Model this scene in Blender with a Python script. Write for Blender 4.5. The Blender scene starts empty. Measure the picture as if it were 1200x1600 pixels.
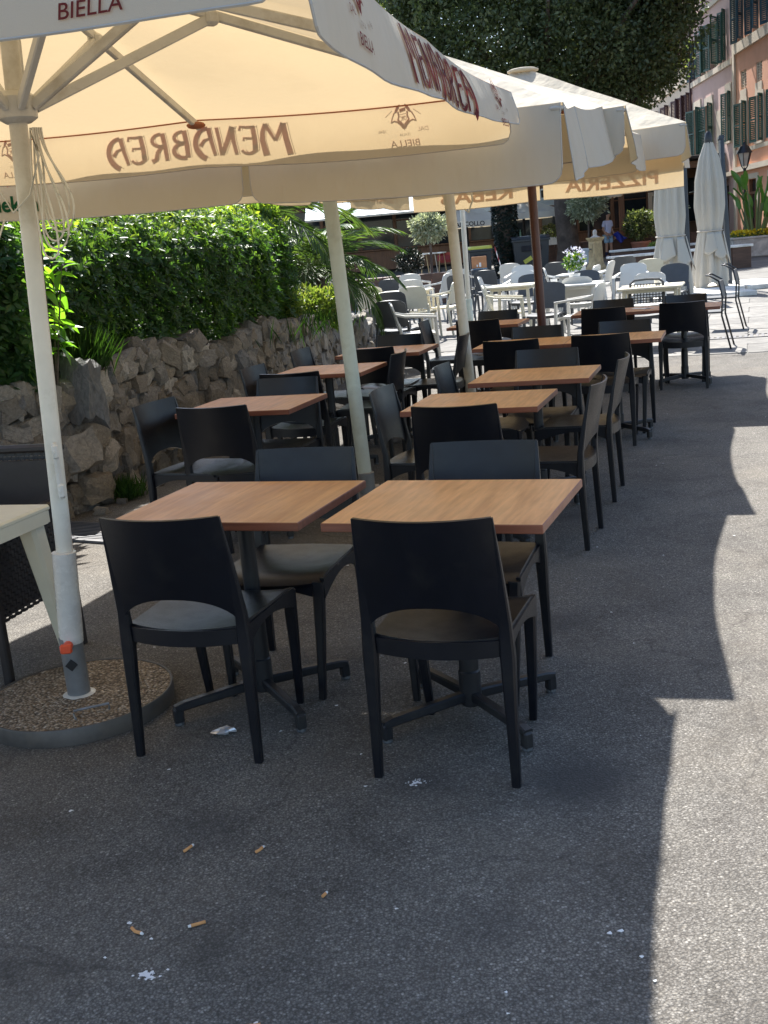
import bpy, math, random
import numpy as np
from mathutils import Vector, Matrix, noise

random.seed(7)
rng = np.random.default_rng(7)
SC = bpy.context.scene
C = SC.collection

# ------------------------------------------------------------------ camera, sky, sun, exposure
cam_data = bpy.data.cameras.new('camera')
cam = bpy.data.objects.new('camera', cam_data)
C.objects.link(cam)
CAM_ROT = Matrix(((0.99596218, 0.08977383, 0.0), (-0.02085096, 0.23132314, -0.97265351), (-0.08731883, 0.9687261, 0.23226097)))
cam.matrix_world = Matrix.Translation((0, 0, 1.56)) @ CAM_ROT.to_4x4()
cam_data.sensor_fit = 'VERTICAL'
cam_data.sensor_height = 36
cam_data.lens = 38.82
cam_data.clip_start = 0.05
cam_data.clip_end = 2000
SC.camera = cam

SUN_DIR = Vector((-0.085, 0.78, 1.0)).normalized()
world = bpy.data.worlds.new('World')
SC.world = world
world.use_nodes = True
wn = world.node_tree.nodes
sky = wn.new('ShaderNodeTexSky')
sky.sky_type = 'NISHITA'
sky.sun_disc = False
sky.sun_elevation = math.asin(SUN_DIR.z)
sky.sun_rotation = math.atan2(SUN_DIR.x, SUN_DIR.y)
wn['Background'].inputs['Strength'].default_value = 0.105
world.node_tree.links.new(sky.outputs[0], wn['Background'].inputs['Color'])
sun_data = bpy.data.lights.new('sun', 'SUN')
sun_data.energy = 5.0
sun_data.angle = math.radians(0.53)
sun_data.color = (1.0, 0.965, 0.91)
sun = bpy.data.objects.new('sun', sun_data)
C.objects.link(sun)
sun.rotation_mode = 'QUATERNION'
sun.rotation_quaternion = SUN_DIR.to_track_quat('Z', 'Y')
sun.location = (0, 0, 30)
SC.view_settings.view_transform = 'Standard'
SC.view_settings.look = 'None'
SC.view_settings.gamma = 1
SC.view_settings.use_curve_mapping = False
SC.view_settings.exposure = 1.58
SC.render.engine = 'CYCLES'
SC.cycles.use_denoising = True
SC.cycles.max_bounces = 8
SC.cycles.transparent_max_bounces = 8
SC.cycles.sample_clamp_indirect = 6

# ------------------------------------------------------------------ materials
def new_mat(name):
    m = bpy.data.materials.new(name)
    m.use_nodes = True
    nt = m.node_tree
    return m, nt, nt.nodes['Principled BSDF'], nt.nodes, nt.links

def L(nt, a, b):
    nt.links.new(a, b)

def ramp(nt, fac, stops):
    r = nt.nodes.new('ShaderNodeValToRGB')
    e = r.color_ramp.elements
    while len(e) < len(stops):
        e.new(0.5)
    for k, (p, c) in enumerate(stops):
        e[k].position = p
        e[k].color = (c[0], c[1], c[2], 1)
    L(nt, fac, r.inputs[0])
    return r.outputs[0]

def coords(nt, kind='Object', scale=(1, 1, 1)):
    tc = nt.nodes.new('ShaderNodeTexCoord')
    mp = nt.nodes.new('ShaderNodeMapping')
    mp.inputs['Scale'].default_value = scale
    L(nt, tc.outputs[kind], mp.inputs[0])
    return mp.outputs[0]

def noise_tex(nt, vec, scale, detail=4, rough=0.6, dist=0.0):
    t = nt.nodes.new('ShaderNodeTexNoise')
    t.inputs['Scale'].default_value = scale
    t.inputs['Detail'].default_value = detail
    t.inputs['Roughness'].default_value = rough
    t.inputs['Distortion'].default_value = dist
    L(nt, vec, t.inputs['Vector'])
    return t

def bump(nt, bsdf, height, strength=0.3, dist=0.01):
    b = nt.nodes.new('ShaderNodeBump')
    b.inputs['Strength'].default_value = strength
    b.inputs['Distance'].default_value = dist
    L(nt, height, b.inputs['Height'])
    L(nt, b.outputs[0], bsdf.inputs['Normal'])

def mixc(nt, fac, a, b, mode='MIX'):
    m = nt.nodes.new('ShaderNodeMixRGB')
    m.blend_type = mode
    for k, v in enumerate((fac, a, b)):
        if hasattr(v, 'is_linked'):
            L(nt, v, m.inputs[k])
        elif k == 0:
            m.inputs[0].default_value = v
        else:
            m.inputs[k].default_value = (v[0], v[1], v[2], 1)
    return m.outputs[0]

def simple(name, col, rough=0.5, metal=0.0, var=0.12, scale=8.0, bmp=0.0, bscale=60, spec=0.5, dirt=None, wear=None):
    """plain painted / moulded surface with a little blotchy variation and fine relief"""
    m, nt, b, nd, lk = new_mat(name)
    v = coords(nt)
    n = noise_tex(nt, v, scale, 5, 0.65)
    lo = [max(0, c * (1 - var)) for c in col]
    hi = [min(1, c * (1 + var)) for c in col]
    c = ramp(nt, n.outputs[0], [(0.3, lo), (0.7, hi)])
    if dirt:
        n2 = noise_tex(nt, v, scale * 0.6, 6, 0.7)
        f = ramp(nt, n2.outputs[0], [(0.52, (0, 0, 0)), (0.72, (1, 1, 1))])
        c = mixc(nt, f, c, dirt)
    L(nt, c, b.inputs['Base Color'])
    b.inputs['Roughness'].default_value = rough
    b.inputs['Metallic'].default_value = metal
    b.inputs['Specular IOR Level'].default_value = spec
    n3 = noise_tex(nt, v, scale * 2.2, 4, 0.6)
    rr = nt.nodes.new('ShaderNodeMapRange')
    rr.inputs['To Min'].default_value = max(0.05, rough - 0.08)
    rr.inputs['To Max'].default_value = min(1, rough + 0.1)
    L(nt, n3.outputs[0], rr.inputs[0])
    L(nt, rr.outputs[0], b.inputs['Roughness'])
    if bmp:
        n4 = noise_tex(nt, v, bscale, 3, 0.6)
        bump(nt, b, n4.outputs[0], bmp, 0.004)
    return m

def asphalt_mat():
    m, nt, b, nd, lk = new_mat('asphalt')
    v = coords(nt)
    vo = nd.new('ShaderNodeTexVoronoi'); vo.inputs['Scale'].default_value = 150; L(nt, v, vo.inputs['Vector'])
    vo2 = nd.new('ShaderNodeTexVoronoi'); vo2.inputs['Scale'].default_value = 330; L(nt, v, vo2.inputs['Vector'])
    vo4 = nd.new('ShaderNodeTexVoronoi'); vo4.inputs['Scale'].default_value = 62; L(nt, v, vo4.inputs['Vector'])
    sep = nd.new('ShaderNodeSeparateColor'); L(nt, vo.outputs['Color'], sep.inputs[0])
    sep2 = nd.new('ShaderNodeSeparateColor'); L(nt, vo2.outputs['Color'], sep2.inputs[0])
    sep4 = nd.new('ShaderNodeSeparateColor'); L(nt, vo4.outputs['Color'], sep4.inputs[0])
    c1 = ramp(nt, sep.outputs[0], [(0.0, (0.104, 0.100, 0.094)), (0.45, (0.143, 0.139, 0.132)), (0.82, (0.207, 0.201, 0.192)), (0.97, (0.319, 0.312, 0.299)), (0.995, (0.508, 0.501, 0.486))])
    c2 = ramp(nt, sep2.outputs[1], [(0.0, (0.095, 0.091, 0.086)), (0.7, (0.158, 0.153, 0.145)), (0.97, (0.261, 0.256, 0.246))])
    c = mixc(nt, 0.5, c1, c2)
    # a few larger stones in the mix
    big_f = ramp(nt, sep4.outputs[0], [(0.90, (0, 0, 0)), (0.93, (1, 1, 1))])
    inner = ramp(nt, vo4.outputs['Distance'], [(0.30, (0.55, 0.55, 0.55)), (0.42, (0, 0, 0))])
    c = mixc(nt, mixc(nt, 1.0, big_f, inner, 'MULTIPLY'), c, (0.26, 0.25, 0.23))
    gap = ramp(nt, vo.outputs['Distance'], [(0.30, (1, 1, 1)), (0.64, (0.55, 0.54, 0.53))])
    c = mixc(nt, 1.0, c, gap, 'MULTIPLY')
    tone1 = noise_tex(nt, v, 0.55, 6, 0.62, 0.3)
    c = mixc(nt, 1.0, c, ramp(nt, tone1.outputs[0], [(0.30, (0.70, 0.69, 0.68)), (0.52, (0.98, 0.97, 0.95)), (0.72, (1.22, 1.20, 1.15))]), 'MULTIPLY')
    tone2 = noise_tex(nt, v, 3.1, 7, 0.68, 0.5)
    c = mixc(nt, 1.0, c, ramp(nt, tone2.outputs[0], [(0.32, (0.74, 0.73, 0.72)), (0.5, (1.0, 1.0, 1.0)), (0.70, (1.16, 1.15, 1.12))]), 'MULTIPLY')
    # oily stains
    st = noise_tex(nt, v, 1.7, 6, 0.62, 0.8)
    sf = ramp(nt, st.outputs[0], [(0.60, (0, 0, 0)), (0.70, (0.62, 0.62, 0.62))])
    c = mixc(nt, sf, c, (0.050, 0.047, 0.044))
    # brownish dust gathered in places
    du = noise_tex(nt, v, 1.1, 6, 0.6)
    df = ramp(nt, du.outputs[0], [(0.48, (0, 0, 0)), (0.75, (0.42, 0.42, 0.42))])
    c = mixc(nt, df, c, (0.165, 0.142, 0.112))
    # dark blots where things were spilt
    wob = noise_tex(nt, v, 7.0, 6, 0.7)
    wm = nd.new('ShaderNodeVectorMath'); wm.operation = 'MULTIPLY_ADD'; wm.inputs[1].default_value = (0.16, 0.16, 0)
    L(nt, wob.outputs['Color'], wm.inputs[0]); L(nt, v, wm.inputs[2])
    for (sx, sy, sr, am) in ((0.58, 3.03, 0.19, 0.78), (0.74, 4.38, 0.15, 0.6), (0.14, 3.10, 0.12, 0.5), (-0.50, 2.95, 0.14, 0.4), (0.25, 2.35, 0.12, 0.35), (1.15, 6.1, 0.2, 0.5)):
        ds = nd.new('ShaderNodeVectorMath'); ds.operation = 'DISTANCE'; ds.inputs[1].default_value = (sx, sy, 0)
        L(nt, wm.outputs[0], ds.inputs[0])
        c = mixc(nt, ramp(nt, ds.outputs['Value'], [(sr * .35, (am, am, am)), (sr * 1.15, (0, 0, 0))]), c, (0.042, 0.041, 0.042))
    # hairline cracks
    vc = nd.new('ShaderNodeTexVoronoi'); vc.feature = 'DISTANCE_TO_EDGE'; vc.inputs['Scale'].default_value = 0.62
    wv = noise_tex(nt, v, 2.6, 5, 0.6)
    wa = nd.new('ShaderNodeVectorMath'); wa.operation = 'MULTIPLY_ADD'; wa.inputs[1].default_value = (0.55, 0.55, 0)
    L(nt, wv.outputs['Color'], wa.inputs[0]); L(nt, v, wa.inputs[2]); L(nt, wa.outputs[0], vc.inputs['Vector'])
    cf = ramp(nt, vc.outputs['Distance'], [(0.0015, (0.6, 0.6, 0.6)), (0.0045, (0, 0, 0))])
    cm = ramp(nt, du.outputs[0], [(0.44, (0, 0, 0)), (0.54, (1, 1, 1))])
    c = mixc(nt, mixc(nt, 1.0, cf, cm, 'MULTIPLY'), c, (0.035, 0.032, 0.030))
    c = mixc(nt, 1.0, c, (1.03, 1.0, 0.955), 'MULTIPLY')
    L(nt, c, b.inputs['Base Color'])
    b.inputs['Roughness'].default_value = 0.85
    b.inputs['Specular IOR Level'].default_value = 0.3
    h = nd.new('ShaderNodeMath'); h.operation = 'MULTIPLY_ADD'; h.inputs[1].default_value = -1.0
    L(nt, vo.outputs['Distance'], h.inputs[0]); L(nt, sep2.outputs[0], h.inputs[2])
    bump(nt, b, h.outputs[0], 0.7, 0.005)
    return m

def stone_mat(name, stops, scale=7, rough=0.85, bmp=0.8, use_random=True):
    m, nt, b, nd, lk = new_mat(name)
    v = coords(nt)
    oi = nd.new('ShaderNodeObjectInfo')
    addv = nd.new('ShaderNodeVectorMath'); addv.operation = 'ADD'
    mul = nd.new('ShaderNodeVectorMath'); mul.operation = 'SCALE'; mul.inputs['Scale'].default_value = 37.0
    cmb = nd.new('ShaderNodeCombineXYZ')
    for k in range(3):
        L(nt, oi.outputs['Random'], cmb.inputs[k])
    L(nt, cmb.outputs[0], mul.inputs[0])
    L(nt, v, addv.inputs[0]); L(nt, mul.outputs[0], addv.inputs[1])
    n = noise_tex(nt, addv.outputs[0], scale, 8, 0.68, 0.6)
    n2 = noise_tex(nt, addv.outputs[0], scale * 0.35, 5, 0.6)
    c = ramp(nt, oi.outputs['Random'] if use_random else n2.outputs[0], stops)
    g = ramp(nt, n.outputs[0], [(0.25, (0.50, 0.48, 0.46)), (0.5, (0.95, 0.94, 0.92)), (0.78, (1.55, 1.5, 1.42))])
    c = mixc(nt, 1.0, c, g, 'MULTIPLY')
    n5 = noise_tex(nt, addv.outputs[0], scale * 0.8, 6, 0.7, 1.5)
    vf = ramp(nt, n5.outputs[0], [(0.60, (0, 0, 0)), (0.74, (0.30, 0.30, 0.30))])
    c = mixc(nt, vf, c, [k * 1.9 for k in stops[-1][1]])
    L(nt, c, b.inputs['Base Color'])
    b.inputs['Roughness'].default_value = rough
    bump(nt, b, n.outputs[0], bmp, 0.03)
    return m

def wood_mat(name, dark, light, axis='Y', rough=0.38, scale=1.0, bmp=0.05):
    m, nt, b, nd, lk = new_mat(name)
    s = {'X': (0.9, 9, 9), 'Y': (9, 0.9, 9), 'Z': (9, 9, 0.9)}[axis]
    v = coords(nt, 'Object', tuple(k * scale for k in s))
    oi = nd.new('ShaderNodeObjectInfo')
    cmb = nd.new('ShaderNodeCombineXYZ')
    for k in range(3):
        L(nt, oi.outputs['Random'], cmb.inputs[k])
    mul = nd.new('ShaderNodeVectorMath'); mul.operation = 'SCALE'; mul.inputs['Scale'].default_value = 53
    L(nt, cmb.outputs[0], mul.inputs[0])
    av = nd.new('ShaderNodeVectorMath'); av.operation = 'ADD'
    L(nt, v, av.inputs[0]); L(nt, mul.outputs[0], av.inputs[1])
    n = noise_tex(nt, av.outputs[0], 1.6, 8, 0.62, 0.8)
    n2 = noise_tex(nt, av.outputs[0], 6, 3, 0.5)
    c = ramp(nt, n.outputs[0], [(0.28, dark), (0.52, [(a + b_) / 2 for a, b_ in zip(dark, light)]), (0.75, light)])
    f = ramp(nt, n2.outputs[0], [(0.35, (0.86, 0.85, 0.84)), (0.65, (1.08, 1.08, 1.08))])
    c = mixc(nt, 1.0, c, f, 'MULTIPLY')
    L(nt, c, b.inputs['Base Color'])
    c = mixc(nt, 1.0, c, ramp(nt, oi.outputs['Random'], [(0.0, (0.86, 0.84, 0.82)), (0.5, (1.0, 1.0, 1.0)), (1.0, (1.10, 1.12, 1.16))]), 'MULTIPLY')
    L(nt, c, b.inputs['Base Color'])
    v2 = coords(nt)
    n3 = noise_tex(nt, v2, 5, 4, 0.6)
    rr = nd.new('ShaderNodeMapRange'); rr.inputs['To Min'].default_value = rough - 0.1; rr.inputs['To Max'].default_value = rough + 0.15
    L(nt, n3.outputs[0], rr.inputs[0]); L(nt, rr.outputs[0], b.inputs['Roughness'])
    bump(nt, b, n.outputs[0], bmp, 0.002)
    return m

def cloth_mat(name, col, trans, amount=0.45, fold=0.12, dirt=(0.45, 0.38, 0.27)):
    m, nt, b, nd, lk = new_mat(name)
    v = coords(nt)
    n = noise_tex(nt, v, 1.7, 6, 0.6)
    f = ramp(nt, n.outputs[0], [(0.52, (0, 0, 0)), (0.80, (0.38, 0.38, 0.38))])
    c = mixc(nt, f, col, dirt)
    L(nt, c, b.inputs['Base Color'])
    b.inputs['Roughness'].default_value = 0.9
    b.inputs['Specular IOR Level'].default_value = 0.15
    wr = noise_tex(nt, coords(nt, 'Object', (1, 1, 0.35)), 5.0, 3, 0.5)
    wv = noise_tex(nt, v, 420, 2, 0.5)
    ad = nd.new('ShaderNodeMath'); ad.operation = 'MULTIPLY_ADD'; ad.inputs[1].default_value = 0.02
    L(nt, wv.outputs[0], ad.inputs[0]); L(nt, wr.outputs[0], ad.inputs[2])
    bump(nt, b, ad.outputs[0], min(1.0, fold * 5), 0.05)
    t = nd.new('ShaderNodeBsdfTranslucent')
    tc = mixc(nt, f, trans, [k * 0.7 for k in trans])
    L(nt, tc, t.inputs['Color'])
    mx = nd.new('ShaderNodeMixShader'); mx.inputs[0].default_value = amount
    L(nt, b.outputs[0], mx.inputs[1]); L(nt, t.outputs[0], mx.inputs[2])
    L(nt, mx.outputs[0], nd['Material Output'].inputs['Surface'])
    return m

def leaf_mat(name, stops, trans, amount=0.32, rough=0.38, spec=0.5):
    """leaf colour from a per-leaf tint"""
    m, nt, b, nd, lk = new_mat(name)
    at = nd.new('ShaderNodeAttribute'); at.attribute_name = 'tint'
    c = ramp(nt, at.outputs['Fac'], stops)
    L(nt, c, b.inputs['Base Color'])
    b.inputs['Roughness'].default_value = rough
    b.inputs['Specular IOR Level'].default_value = spec
    t = nd.new('ShaderNodeBsdfTranslucent')
    tc = mixc(nt, 1.0, c, trans, 'MULTIPLY')
    L(nt, tc, t.inputs['Color'])
    mx = nd.new('ShaderNodeMixShader'); mx.inputs[0].default_value = amount
    L(nt, b.outputs[0], mx.inputs[1]); L(nt, t.outputs[0], mx.inputs[2])
    L(nt, mx.outputs[0], nd['Material Output'].inputs['Surface'])
    return m

def stucco(name, col, var=0.12):
    m, nt, b, nd, lk = new_mat(name)
    v = coords(nt)
    n = noise_tex(nt, v, 0.55, 7, 0.66)
    c = ramp(nt, n.outputs[0], [(0.3, [k * (1 - var) for k in col]), (0.52, col), (0.72, [min(1, k * (1 + var * 1.3)) for k in col])])
    n2 = noise_tex(nt, coords(nt, 'Object', (1, 1, 0.18)), 1.6, 6, 0.65)
    f = ramp(nt, n2.outputs[0], [(0.55, (0, 0, 0)), (0.8, (0.4, 0.4, 0.4))])
    c = mixc(nt, f, c, [k * 0.62 for k in col])
    L(nt, c, b.inputs['Base Color'])
    b.inputs['Roughness'].default_value = 0.9
    n3 = noise_tex(nt, v, 30, 4)
    bump(nt, b, n3.outputs[0], 0.3, 0.02)
    return m

def glass_dark(name, col=(0.02, 0.025, 0.03), rough=0.06):
    m, nt, b, nd, lk = new_mat(name)
    n = noise_tex(nt, coords(nt), 1.3, 4)
    c = ramp(nt, n.outputs[0], [(0.3, [k * 0.6 for k in col]), (0.7, [k * 1.6 for k in col])])
    L(nt, c, b.inputs['Base Color'])
    b.inputs['Roughness'].default_value = rough
    b.inputs['Specular IOR Level'].default_value = 0.3
    return m

M = {}
M['asphalt'] = asphalt_mat()
M['chair'] = simple('chair_plastic', (0.0022, 0.0030, 0.0064), 0.34, spec=0.42, var=0.2, scale=11, bmp=0.12, bscale=900, dirt=(0.010, 0.010, 0.011))
M['metal_black'] = simple('black_metal', (0.010, 0.011, 0.014), 0.40, var=0.25, bmp=0.1, bscale=400, dirt=(0.035, 0.033, 0.030))
M['wood'] = wood_mat('table_laminate', (0.45, 0.200, 0.070), (0.68, 0.350, 0.138), 'Y', 0.38)
M['wood_edge'] = wood_mat('table_edge', (0.16, 0.050, 0.026), (0.27, 0.095, 0.048), 'X', 0.4)
M['canvas'] = cloth_mat('cream_canvas', (0.47, 0.435, 0.36), (0.86, 0.645, 0.365), 0.205)
M['canvas_white'] = cloth_mat('white_canvas', (0.56, 0.53, 0.47), (0.7, 0.6, 0.42), 0.22)
M['canvas_pale'] = cloth_mat('pale_canvas', (0.44, 0.415, 0.36), (0.55, 0.48, 0.38), 0.08, 0.14)
M['hem'] = simple('grey_hem', (0.42, 0.38, 0.33), 0.9)
M['print'] = cloth_mat('maroon_print', (0.080, 0.018, 0.020), (0.55, 0.12, 0.10), 0.34, 0.0, (0.10, 0.03, 0.03))
M['print_grey'] = cloth_mat('grey_print', (0.22, 0.18, 0.15), (0.4, 0.25, 0.15), 0.3, 0.0, (0.2, 0.17, 0.14))
M['print_green'] = cloth_mat('green_print', (0.012, 0.085, 0.035), (0.03, 0.12, 0.05), 0.3, 0.0, (0.02, 0.08, 0.04))
M['print_red'] = cloth_mat('red_print', (0.55, 0.03, 0.03), (0.7, 0.08, 0.05), 0.4, 0.0, (0.4, 0.04, 0.04))
M['print_brown'] = cloth_mat('brown_print', (0.45, 0.20, 0.12), (0.62, 0.33, 0.2), 0.45, 0.0, (0.4, 0.2, 0.12))
M['pole_white'] = simple('white_pole', (0.66, 0.63, 0.54), 0.42, var=0.06, dirt=(0.50, 0.46, 0.36), bmp=0.05)
M['pole_green'] = simple('green_white_pole', (0.52, 0.56, 0.48), 0.45, var=0.06, dirt=(0.40, 0.42, 0.34), bmp=0.05)
M['pole_brown'] = simple('brown_pole', (0.085, 0.028, 0.018), 0.4, var=0.15)
M['alu'] = simple('white_aluminium', (0.60, 0.585, 0.53), 0.45, var=0.06, dirt=(0.42, 0.38, 0.30))
M['steel'] = simple('grey_steel', (0.22, 0.225, 0.23), 0.42, metal=0.5, var=0.15, bmp=0.1, dirt=(0.10, 0.09, 0.08))
M['ring'] = simple('dark_steel_ring', (0.085, 0.075, 0.066), 0.5, metal=0.3, var=0.3, dirt=(0.11, 0.09, 0.07))
M['wrap'] = simple('plastic_wrap', (0.62, 0.60, 0.55), 0.25, var=0.08, scale=20, bmp=0.9, bscale=28)
M['orange'] = simple('orange_plastic', (0.75, 0.09, 0.03), 0.4)
M['cord'] = simple('cord', (0.70, 0.66, 0.55), 0.8)
M['rattan'] = simple('rattan', (0.016, 0.013, 0.014), 0.42, var=0.25, scale=30)
M['cream_plastic'] = simple('cream_plastic', (0.60, 0.555, 0.425), 0.38, var=0.05, dirt=(0.55, 0.50, 0.37))
M['white_plastic'] = simple('white_plastic', (0.55, 0.54, 0.50), 0.4, var=0.05, dirt=(0.55, 0.52, 0.45))
M['grey_plastic'] = simple('grey_plastic', (0.055, 0.060, 0.066), 0.45, var=0.12)
M['slab'] = stone_mat('paving_slab', [(0.0, (0.115, 0.111, 0.104)), (0.5, (0.14, 0.135, 0.126)), (1.0, (0.165, 0.159, 0.148))], 5, 0.85, 0.25)
M['plaza'] = stone_mat('plaza_surface', [(0.3, (0.11, 0.107, 0.101)), (0.7, (0.15, 0.146, 0.137))], 1.2, 0.88, 0.25, False)
M['stone'] = stone_mat('wall_stone', [(0.0, (0.10, 0.092, 0.082)), (0.2, (0.20, 0.168, 0.13)), (0.4, (0.14, 0.136, 0.131)), (0.55, (0.24, 0.203, 0.158)), (0.7, (0.125, 0.130, 0.138)), (0.85, (0.23, 0.21, 0.185)), (1.0, (0.38, 0.35, 0.31))], 9)
M['stone_far'] = stone_mat('far_wall_stone', [(0.36, (0.13, 0.123, 0.115)), (0.46, (0.21, 0.18, 0.14)), (0.54, (0.155, 0.155, 0.158)), (0.64, (0.26, 0.235, 0.20))], 9, use_random=False)
M['mortar'] = stone_mat('wall_core', [(0.3, (0.045, 0.040, 0.034)), (0.7, (0.085, 0.073, 0.060))], 6, 0.95, 1.0, False)
M['gravel_disc'] = None
M['soil'] = simple('soil', (0.07, 0.055, 0.04), 0.95, var=0.3, bmp=0.8, bscale=25)
M['bark'] = stone_mat('bark', [(0.3, (0.060, 0.046, 0.040)), (0.7, (0.12, 0.095, 0.080))], 4, 0.95, 1.0, False)
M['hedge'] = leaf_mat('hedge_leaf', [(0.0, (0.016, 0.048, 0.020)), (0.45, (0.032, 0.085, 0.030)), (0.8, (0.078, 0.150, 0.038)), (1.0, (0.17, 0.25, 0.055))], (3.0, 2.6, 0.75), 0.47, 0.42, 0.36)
M['bright_leaf'] = leaf_mat('bright_leaf', [(0.0, (0.045, 0.13, 0.018)), (1.0, (0.12, 0.24, 0.035))], (2.8, 2.7, 0.9), 0.55, 0.4)
M['oak'] = leaf_mat('oak_leaf', [(0.0, (0.045, 0.068, 0.036)), (0.6, (0.085, 0.115, 0.055)), (1.0, (0.19, 0.21, 0.095))], (2.0, 2.0, 0.9), 0.36, 0.45)
M['palm'] = leaf_mat('palm_leaf', [(0.0, (0.030, 0.065, 0.022)), (0.6, (0.06, 0.11, 0.035)), (1.0, (0.12, 0.17, 0.06))], (2.0, 2.0, 0.8), 0.3, 0.48, 0.25)
M['olive'] = leaf_mat('silver_leaf', [(0.0, (0.17, 0.20, 0.13)), (0.6, (0.29, 0.32, 0.22)), (1.0, (0.50, 0.52, 0.41))], (1.5, 1.5, 1.0), 0.30, 0.55)
M['shrub'] = leaf_mat('pale_shrub_leaf', [(0.0, (0.07, 0.12, 0.025)), (0.6, (0.14, 0.20, 0.045)), (1.0, (0.26, 0.30, 0.09))], (1.8, 1.8, 0.8), 0.4, 0.5)
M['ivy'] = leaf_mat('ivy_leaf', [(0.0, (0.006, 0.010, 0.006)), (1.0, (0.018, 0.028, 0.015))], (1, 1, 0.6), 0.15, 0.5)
M['banana'] = leaf_mat('banana_leaf', [(0.0, (0.05, 0.13, 0.025)), (1.0, (0.10, 0.22, 0.045))], (2.0, 2.2, 0.8), 0.4, 0.4)
M['yellow'] = leaf_mat('yellow_petal', [(0.0, (0.65, 0.42, 0.01)), (1.0, (0.85, 0.65, 0.02))], (1, 1, 0.6), 0.2, 0.6)
M['lilac'] = leaf_mat('lilac_petal', [(0.0, (0.5, 0.48, 0.6)), (1.0, (0.8, 0.8, 0.85))], (1, 1, 1), 0.2, 0.6)
M['grass'] = leaf_mat('grass_blade', [(0.0, (0.015, 0.045, 0.010)), (1.0, (0.045, 0.10, 0.020))], (2, 2, 0.8), 0.30, 0.6, 0.2)
M['pink_wall'] = stucco('mauve_stucco', (0.56, 0.385, 0.34))
M['orange_wall'] = stucco('orange_stucco', (0.66, 0.325, 0.20))
M['tan_wall'] = stucco('tan_stucco', (0.62, 0.50, 0.38))
M['trim'] = stucco('stone_trim', (0.56, 0.475, 0.37))
M['shutter'] = simple('green_shutter', (0.028, 0.095, 0.078), 0.5, var=0.2)
M['shutter_blue'] = simple('blue_shutter', (0.030, 0.075, 0.105), 0.5, var=0.2)
M['shutter_brown'] = simple('maroon_shutter', (0.075, 0.028, 0.035), 0.5, var=0.2)
M['glass'] = glass_dark('window_glass')
M['glass_green'] = simple('green_blind', (0.14, 0.26, 0.21), 0.6, var=0.06)
M['brown_wood'] = wood_mat('brown_boards', (0.055, 0.026, 0.016), (0.12, 0.058, 0.034), 'X', 0.6, 1.0, 0.2)
M['frame_wood'] = wood_mat('frame_timber', (0.10, 0.045, 0.022), (0.20, 0.095, 0.045), 'Z', 0.55, 1.0, 0.1)
M['dark_in'] = simple('dark_interior', (0.012, 0.011, 0.013), 0.8, var=0.4)
M['dark_roof'] = simple('dark_roof', (0.030, 0.027, 0.028), 0.7)
M['awning'] = simple('blue_grey_awning', (0.34, 0.40, 0.43), 0.8, var=0.05)
M['travertine'] = stone_mat('fountain_stone', [(0.3, (0.36, 0.26, 0.13)), (0.7, (0.46, 0.35, 0.19))], 5, 0.8, 0.3, False)
M['concrete'] = stone_mat('planter_concrete', [(0.3, (0.40, 0.355, 0.31)), (0.7, (0.48, 0.43, 0.38))], 3, 0.85, 0.2, False)
M['white_stone'] = stone_mat('white_stone', [(0.3, (0.58, 0.56, 0.52)), (0.7, (0.66, 0.64, 0.60))], 3, 0.8, 0.15, False)
M['terracotta'] = simple('terracotta', (0.40, 0.16, 0.10), 0.8)
M['pot_white'] = simple('pot_white', (0.60, 0.61, 0.62), 0.6)
M['blue_grey'] = simple('blue_grey_paint', (0.018, 0.026, 0.038), 0.45)
M['bin'] = simple('bin_grey', (0.018, 0.021, 0.024), 0.45)
M['bin_yellow'] = simple('bin_yellow', (0.50, 0.47, 0.06), 0.5)
M['sign_orange'] = simple('sign_orange', (0.42, 0.19, 0.08), 0.6, var=0.2)
M['sign_blue'] = simple('sign_pale_blue', (0.30, 0.42, 0.50), 0.6)
M['red'] = simple('red_paint', (0.26, 0.022, 0.03), 0.5)
M['skin'] = simple('skin', (0.42, 0.24, 0.16), 0.55, var=0.06)
M['hair'] = simple('hair', (0.012, 0.010, 0.010), 0.6)
M['shirt'] = simple('lilac_shirt', (0.58, 0.60, 0.78), 0.9, var=0.1, bmp=0.4, bscale=14)
M['shorts'] = simple('pale_blue_shorts', (0.30, 0.44, 0.58), 0.9, var=0.1)
M['blue_bag'] = simple('blue_bag', (0.02, 0.035, 0.30), 0.6)
M['navy_bag'] = simple('navy_bag', (0.012, 0.022, 0.035), 0.7)
M['sock'] = simple('navy_sock', (0.015, 0.017, 0.05), 0.9)
M['shoe'] = simple('grey_shoe', (0.35, 0.37, 0.42), 0.7)
M['black_sign'] = simple('black_letter', (0.015, 0.015, 0.015), 0.7)
M['butt'] = simple('cigarette_filter', (0.62, 0.30, 0.11), 0.9, var=0.2)
M['paper'] = simple('white_paper', (0.72, 0.71, 0.69), 0.85)
M['foil'] = simple('foil', (0.65, 0.65, 0.66), 0.3, metal=0.7)
M['grate'] = simple('iron_grate', (0.10, 0.10, 0.105), 0.55, metal=0.4, var=0.3, dirt=(0.13, 0.11, 0.09))
M['cup'] = simple('white_ceramic', (0.78, 0.77, 0.74), 0.25)
M['lamp_glass'] = simple('lamp_glass', (0.42, 0.38, 0.33), 0.2)

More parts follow.
